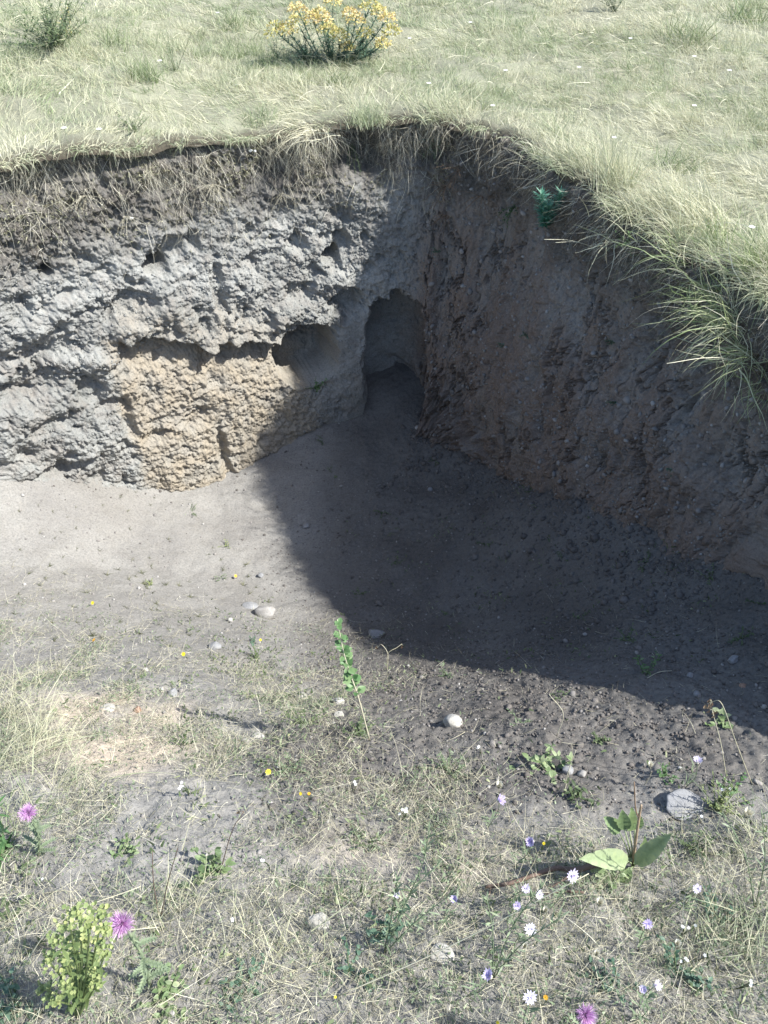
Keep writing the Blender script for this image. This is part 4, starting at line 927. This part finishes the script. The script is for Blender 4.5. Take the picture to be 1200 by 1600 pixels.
# --- flowers
def daisy(px, py, h, d, t, label, face=(0, -.55, .85), half=False, n=13, lean=.03, name='lilac_daisy', cat='flower', group='lilac daisies'):
    Q = on_pit(px, py, h); B = gp(Q[0] + ru(-lean, lean), Q[1] + ru(-lean, lean) * .6); root = empty(name, B, label, cat, group)
    st = PB(); st.tube(spath([B, (B + Q) / 2 + [ru(-.015, .015), ru(-.01, .01), 0], Q], 5), .0012, .0009, 5, .6)
    for k in range(14): st.leaf(B + (Q - B) * ru(.05, .8), rdir(20, 60), ru(.015, .035), .003, (0, 0, 1), .3, .2, 3, .5)
    st.build('stem', M_grey, root)
    f = nrm(face); a = nrm(np.cross(f, (0.2, .1, 1))); b = np.cross(f, a); r = d * pxsize(Q) / 2 * .78
    pt = PB(); ang0 = ru(0, 6)
    for k in range(n):
        an = ang0 + k * 2 * math.pi / n + ru(-.12, .12); o_ = a * math.cos(an) + b * math.sin(an); lift = ru(.15, .5) + (.7 if half else 0)
        pt.leaf(Q + o_ * r * .12, o_ + f * lift, r * ru(.85, 1.1), r * .34, f, .1, .2, 3, min(1, max(0, random.gauss(t, .16))), .9)
    for k in range(n // 2):
        an = ru(0, 6.28); o_ = a * math.cos(an) + b * math.sin(an); pt.leaf(Q + f * .001, o_ * .6 + f, r * ru(.45, .65), r * .24, f, .1, .2, 3, min(1, max(0, random.gauss(t - .15, .16))), .9)
    pt.build('petals', M_lilac, root)
    c = PB(); c.blob(Q - f * r * .25, r * .30, .5, (1, 1, 1.2)); c.build('calyx', M_bud, root); return root
for a in [
 (780, 1250, .16, 27, .25, 'lilac daisy seen from the side left of the dark crumbly soil', (.6, -.2, .8), True),
 (831, 1315, .16, 26, .3, 'lilac daisy tilted left above the dead branch', (-.6, -.3, .7), True),
 (894, 1368, .16, 27, .45, 'lilac daisy in front of the dead branch', (.3, -.5, .8)),
 (822, 1388, .12, 19, .7, 'pale daisy just below the dead branch, left one of a touching pair'),
 (842, 1398, .12, 19, .6, 'pale daisy just below the dead branch, right one of a touching pair', (.4, -.3, .9)),
 (808, 1415, .12, 17, .3, 'small lilac daisy below the touching pair'),
 (711, 1405, .15, 22, .3, 'lilac daisy left of the dead branch tip', (-.5, -.2, .9), True),
 (829, 1451, .14, 25, .95, 'white daisy below the small lilac one'),
 (765, 1525, .2, 30, .3, 'large lilac daisy facing left near the bottom', (-.5, .1, .8), True),
 (828, 1558, .2, 28, .8, 'white and lilac daisy at the bottom beside the orange flower'),
 (1024, 1540, .2, 26, .75, 'pale daisy facing right near the bottom right', (.5, -.2, .8), True),
 (1006, 1546, .2, 21, .5, 'lilac daisy touching the pale one near the bottom right', (-.4, -.2, .9), True),
 (1090, 1190, .16, 24, .75, 'pale daisy alone high on the dark soil at the right', (0, .2, 1), True),
 (1089, 1388, .14, 19, .6, 'small pale daisy at the right below the slab'),
 (1012, 1443, .14, 20, .05, 'small deep purple daisy right of the middle of the weeds'),
 (620, 1399, .15, 16, .6, 'small pale daisy on a wand left of the dead branch tip', (0, -.2, 1), True)]:
    daisy(*a)
def bud(px, py, w, h, label):
    Q = on_pit(px, py, .12); B = gp(Q[0] + ru(-.02, .02), Q[1]); root = empty('flower_bud', B, label, 'flower bud', 'papery buds'); k = pxsize(Q)
    st = PB(); st.tube(spath([B, (B + Q) / 2 + [.01, 0, 0], Q], 5), .0011, .0009, 5, .7); st.build('stem', M_straw, root)
    hd = PB()
    for i in range(10): hd.leaf(Q - [0, 0, h * k * .45], [math.cos(i * .63) * .3, math.sin(i * .63) * .3, 1], h * k * 1.1, w * k * .6, (math.cos(i * .63), math.sin(i * .63), .2), -.0, .3, 4, ru(.4, 1), .8)
    hd.build('petals', M_bud, root)
for a in [(1168, 1273, 13, 24, 'large papery white bud at the right edge by the fine weed'), (937, 1411, 10, 20, 'white bud in front of the shadow under the broad leaved plant'), (1016, 1196, 6, 14, 'thin white bud standing above the broad leaved plant'),
          (852, 1423, 7, 14, 'pale closed bud right of the small lilac daisy'), (780, 1228, 9, 16, 'pale papery bud behind the sideways lilac daisy'), (820, 1478, 7, 13, 'pale closed bud below the white daisy'), (1058, 1475, 8, 16, 'pale closed bud among straw at the lower right'), (932, 1490, 7, 14, 'pale closed bud left of the one among straw')]: bud(*a)
def small_flower(px, py, h, d, mat, label, n=8, name='yellow_flower', cat='flower', group='small yellow flowers', cnt=1, spread=0):
    Q = on_pit(px, py, h); B = gp(Q[0] + ru(-.01, .01), Q[1] + .005); root = empty(name, B, label, cat, group); st = PB(); pt = PB(); k = pxsize(Q)
    for i in range(cnt):
        q = Q + np.array([ru(-1, 1), ru(-.4, .4), ru(-1, 1)]) * spread * k; st.tube(spath([B, (B + q) / 2 + [.006, 0, 0], q], 4), .0009, .0007, 4, .5); r = d * k / 2 * .8; f = nrm((ru(-.7, .7), -.4 + ru(-.4, .4), 1)); a = nrm(np.cross(f, (1, .2, 0))); b = np.cross(f, a)
        for j in range(n): o_ = a * math.cos(j * 6.283 / n) + b * math.sin(j * 6.283 / n); pt.leaf(q, o_ + f * .25, r, r * .75, f, .1, .15, 3, ru(.2, 1), .9)
        pt.blob(q + f * r * .1, r * .28, .1)
    st.build('stem', M_weed, root); pt.build('petals', mat, root)
for a in [(145, 942, .03, 8, M_ypet, 'yellow flower on the sand left of centre, upper one'), (147, 1000, .04, 9, M_or, 'orange yellow flower at the edge of the sand'), (287, 1022, .05, 9, M_ypet, 'yellow flower in the weeds left of the large rounded stone'),
          (419, 1206, .07, 12, M_ypet, 'largest yellow flower, in the grass at the centre'), (470, 1240, .06, 8, M_ypet, 'yellow flower, left one of a close pair'), (483, 1240, .06, 7, M_or, 'yellow flower, right one of a close pair'),
          (407, 1000, .04, 6, M_ypet, 'tiny yellow flower right under the large rounded stone'), (368, 900, .03, 7, M_or, 'orange yellow flower above the large rounded stone'), (853, 1558, .10, 11, M_or, 'orange flower beside the white and lilac daisy at the bottom'),
          (850, 1318, .08, 7, M_ypet, 'tiny yellow flower beside the daisy above the branch'), (778, 1598, .08, 8, M_ypet, 'yellow flower cut by the bottom edge'), (524, 1558, .06, 6, M_ypet, 'tiny yellow flower in the clover like patch')]: small_flower(*a)
for (px, py, c, sp, lab) in [(285, 1228, 4, 11, 'white flower cluster below the sandy patch'), (630, 1268, 6, 9, 'white flower cluster left of the sideways lilac daisy'), (1076, 1449, 4, 9, 'white flower cluster at the lower right'), (410, 1344, 2, 5, 'white flowers in the centre of the foreground'),
    (1135, 1237, 3, 13, 'white flowers right of the grey slab'), (748, 1168, 2, 4, 'white flowers on the dark soil below the egg stone'), (1068, 1500, 3, 5, 'white flowers below the lower right cluster'), (362, 1437, 2, 4, 'white flowers right of the large thistle'),
    (1168, 1535, 4, 10, 'white flower cluster in the bottom right corner'), (552, 1222, 2, 5, 'white flowers below the leafy shoot'), (1095, 1274, 1, 3, 'white flower in front of the grey slab'), (1102, 1492, 2, 3, 'tiny white flowers between the clusters at the lower right'), (66, 1372, 1, 3, 'white flower on the bare patch at the left')]:
    small_flower(px, py, .07, 7, M_white, lab, 5, 'white_flower', 'flower', 'small white flowers', c, sp)
for (px, py, wh) in [(250, 95, 'beside the thin grey weed'), (340, 20, 'at the top edge left of the yellow spurge'), (735, 35, 'at the top right of the yellow spurge'), (770, 165, 'in mid meadow above the right rim'), (790, 110, 'in mid meadow right of the centre'),
    (905, 105, 'between mid meadow and the dark top weed'), (985, 60, 'just below the dark weed at the top'), (1085, 88, 'below the dark green tuft at the top right'), (1085, 165, 'in the right meadow above the olive tuft'), (1140, 110, 'near the right edge of the upper meadow'),
    (960, 215, 'above the tall upright yellow clump'), (670, 130, 'above the shaded corner, away from the rim'), (100, 200, 'near the left end of the back rim'), (155, 202, 'on the back rim beside the low green weed'), (640, 60, 'close to the right side of the yellow spurge'), (1175, 355, 'at the right edge above the reed grass')]:
    Q = on_meadow(px, py, .14); B = np.array([Q[0], Q[1], float(Mz(Q[0], Q[1]))]); root = empty('white_flower', B, 'tiny white flower ' + wh, 'flower', 'tiny white flowers in the meadow'); st = PB(); st.tube([B, Q], .001, .0008, 4, .5); st.build('stem', M_grey, root); pt = PB()
    for j in range(6): pt.leaf(Q, (math.cos(j * 1.05), math.sin(j * 1.05), .25), .014, .009, (0, -.3, 1), .1, .1, 2, ru(.3, 1))
    pt.build('petals', M_white, root)
for (px, py, lab) in [(388, 233, 'pair of white snail shells on the dark earth under the back rim'), (204, 340, 'white snail shell on the sunlit face at the left')]:
    s_, z_, t_ = ray_wall(px, py); P = wall_point(s_, z_, .008); pb = PB(); pb.blob(P, .011, .8, (1, .7, .8), .05); pb.blob(P + [.008, -.003, .003], .007, .7, (1, .7, .8), .05)
    if 'pair' in lab: pb.blob(P + [.026, -.004, .0], .009, .9, (1, .7, .8), .05)
    tag(pb.build('snail_shell', M_white), lab, 'shell')

def thistle(px, py, h, d, label, stempx, tilt=(0.15, -.35, 1)):
    Q = on_pit(px, py, h); B = gp(Q[0] + stempx[0], Q[1] + stempx[1]); root = empty('thistle', B, label, 'thistle', 'pink thistles'); r = d * pxsize(Q) / 2; f = nrm(tilt)
    st = PB(); pts = spath([B, (B + Q) / 2 + [.012, 0, 0], Q - f * r * .9], 8); st.tube(pts, .004, .0028, 6, .7)
    for k in range(90):
        u = ru(0, .98) * (len(pts) - 1.01); j = int(u); c = pts[j] * (1 - u + j) + pts[j + 1] * (u - j); st.leaf(c, rdir(-10, 50), ru(.008, .02), .003, (0, 0, 1), .1, .2, 2, ru(.4, 1))
    sg = st.build('stem', M_grey, root)
    for k in range(9):
        lf = PB(); c = pts[int((.05 + .75 * k / 9) * (len(pts) - 1))]; d0 = rdir(5, 40); L = ru(.04, .07) * (1.1 - .06 * k); lf.leaf(c, d0, L, .009, (0, 0, 1), .5, .4, 8, .6, .8)
        for m_ in range(12):
            e = c + d0 * L * (m_ + .6) / 13 - np.array([0, 0, .2]) * L * ((m_ + .6) / 13) ** 2; sd = nrm(np.cross(d0, (0, 0, 1))) * (1 if m_ % 2 else -1); lf.leaf(e, sd + d0 * .6 + [0, 0, .2], ru(.006, .012), .003, (0, 0, 1), .1, .2, 2, .8)
        lf.build('leaf', M_grey, root)
    bl = PB(); bc = Q - f * r * .55; bl.blob(bc, r * .62, .5, (1, 1, 1), .04)
    for k in range(110):
        v = nrm(rng.normal(size=3)); v = v - f * max(0, v @ f) * .8; v = nrm(v); bl.leaf(bc + v * r * .55, v * .8 + f * .6, r * ru(.25, .4), r * .09, f, 0, .1, 2, ru(.3, 1))
    bl.build('bulb', M_bulb, root)
    n = 520; v = rng.normal(size=(n, 3)); v /= np.linalg.norm(v, axis=1)[:, None]; q = v @ f; v = v + f * np.where(q < -.05, -2 * q, 0)[:, None] * 1.0; v = v + f * .35; v /= np.linalg.norm(v, axis=1)[:, None]
    base = (Q - f * r * .25)[None] + v * r * .15; tt = np.clip(rng.normal(.35, .18, n) + .3 * (rng.random(n) < .3), 0, 1)
    Vv, Fv, Tv = strips(base, v, r * rng.uniform(.75, 1.1, n), r * .055, .0, 3, .15, tt); Vv = Vv - B
    fo = mk('florets', Vv, Fv, M_thist, dict(tint=Tv), False, root)
thistle(190, 1443, .34, 43, 'large pink thistle flower standing at the lower left', (-.01, -.02))
thistle(44, 1270, .22, 30, 'small pink thistle at the left edge', (-.03, -.02), (.2, -.2, 1))
thistle(916, 1586, .24, 38, 'pink thistle cut by the bottom edge right of centre', (.02, -.02))

# --- green spurge at the lower left
P = on_pit(122, 1590); root = empty('green_spurge', P, 'bushy yellow green spurge left of the large pink thistle', 'plant')
tips = [(75, 1500), (92, 1470), (108, 1440), (124, 1430), (140, 1445), (160, 1430), (165, 1452), (100, 1505), (125, 1490), (145, 1500), (165, 1490), (130, 1520), (112, 1515), (155, 1530), (88, 1565), (70, 1545), (150, 1475), (118, 1465), (135, 1465), (105, 1540)]
for (x, y) in tips:
    q = at_y(x, y, P[1] + ru(-.02, .06)); st = PB(); pts = spath([P, P * .5 + q * .5 + [0, .01, -.01], q], 5); st.tube(pts, .0026, .0014, 5, .4)
    for k in range(9): c = pts[random.randint(3, len(pts) - 2)]; st.leaf(c, rdir(0, 50), ru(.014, .026), .006, (0, 0, 1), .3, .2, 4, random.gauss(.2, .1))
    sg = st.build('stem', M_bract, root); hd = PB()
    for k in range(20):
        v = nrm(rng.normal(size=3)); v[2] = abs(v[2]); c = q + v * ru(.002, .022); a_ = rdir(5, 50)
        for s2 in (1, -1): hd.leaf(c, a_ * [s2, s2, 1], ru(.004, .008), ru(.004, .008), (0, -.2, 1), .1, .25, 3, min(1, max(0, random.gauss(.62, .18))), .8)
    h_ = hd.build('flower_head', M_bract, root); h_.parent = sg

# --- dry stalk plants
def stalk_plant(px, py, tips, label, mat=M_straw, r=.0014, pods=0, leaves=0, lm=M_grey, name='dry_stalk', cat='stalk', dy=.02):
    P = on_pit(px, py); root = empty(name, P, label, cat); st = PB(); pd = PB()
    for tp in tips:
        path = [P] + [at_y(x, y, P[1] + dy * (i + 1)) for i, (x, y) in enumerate(tp)]; pts = spath(path, 6); st.tube(pts, r, r * .6, 5, ru(.4, .8))
        for k in range(pods): q = pts[-1] + [ru(-.012, .012), ru(-.01, .01), ru(-.018, .006)]; st.tube([pts[-1], q], r * .5, r * .4, 4, .5); (pd.leaf(q, (ru(-.4, .4), ru(-.3, .1), -1), ru(.012, .02), .009, (0, -1, 0), 0, .5, 4, ru(.3, .9), .7), pd.tube([pts[-1], q], .0006, .0006, 4, .5))
        for k in range(leaves): u = ru(.08, .98) * (len(pts) - 1.01); j = int(u); c = pts[j] * (1 - u + j) + pts[j + 1] * (u - j); pd.leaf(c, nrm(pts[j + 1] - pts[j]) + rng.normal(size=3) * .55, ru(.016, .03), .0032, (0, -.2, 1), .2, .2, 3, ru(.3, 1))
    st.build('stem', mat, root)
    if pd.V: pd.build('seed_pod' if pods else 'leaves', M_brownw if pods else lm, root)
stalk_plant(1175, 1225, [[(1150, 1160), (1128, 1100), (1112, 1096)]], 'dry nodding stalk with brown papery pods at the right', pods=7)
stalk_plant(1135, 1215, [[(1126, 1160), (1112, 1108)]], 'straight dry stalk in front of the nodding one', pods=4)
W(on_pit(1132, 1132), 6, .05, .028, .020, M_broad, 'withered leafy seedling under the nodding dry stalk', 20, 70, 4, tint=.6)
stalk_plant(605, 1050, [[(606, 1022), (596, 1007), (590, 1012)], [(606, 1022), (620, 1012), (628, 1006)]], 'small forked dead sprig in front of the triangular stone', pods=2)
stalk_plant(345, 1360, [[(362, 1300), (381, 1268)]], 'dark thin stalk rising from the leafy rosette', mat=M_twig, pods=1)
stalk_plant(250, 1440, [[(262, 1380), (278, 1325)], [(240, 1380), (238, 1330)]], 'pair of thin dark stalks right of the large thistle', mat=M_twig)
stalk_plant(600, 1490, [[(640, 1400), (690, 1345)], [(630, 1420), (660, 1350), (672, 1290)], [(612, 1430), (622, 1370)], [(650, 1440), (720, 1385)]], 'grey green wand like weed with narrow leaves at bottom centre', leaves=34, mat=M_grey, name='wand_weed', cat='weed')
stalk_plant(770, 1530, [[(800, 1450), (850, 1380)], [(770, 1460), (760, 1400)], [(810, 1480), (880, 1430)]], 'grey green wand like weed under the lilac daisies', leaves=30, mat=M_grey, name='wand_weed', cat='weed')
stalk_plant(1180, 1420, [[(1165, 1340), (1130, 1270)], [(1195, 1340), (1190, 1270)]], 'grey wand like weed at the right edge', leaves=20, mat=M_grey, name='wand_weed', cat='weed')
stalk_plant(870, 1150, [[(880, 1115), (858, 1085)]], 'short bent pale stalk on the dark soil below the shadow edge')
stalk_plant(790, 938, [[(815, 942), (852, 930)]], 'curved pale straw lying in the deep shade', dy=.0)
stalk_plant(1010, 1060, [[(1030, 1050), (1050, 1048)], ], 'curved straw beside the bright weed at the shadow edge', dy=.0)
stalk_plant(880, 1240, [[(888, 1205), (900, 1172)]], 'pale curled stalk right of the broad green weed')
stalk_plant(520, 1560, [[(700, 1480), (920, 1365)]], 'long thin straw slanting up across the bottom centre', dy=.05)
stalk_plant(20, 1540, [[(90, 1440), (220, 1385)]], 'long thin straw slanting across the lower left bare patch', dy=.05)
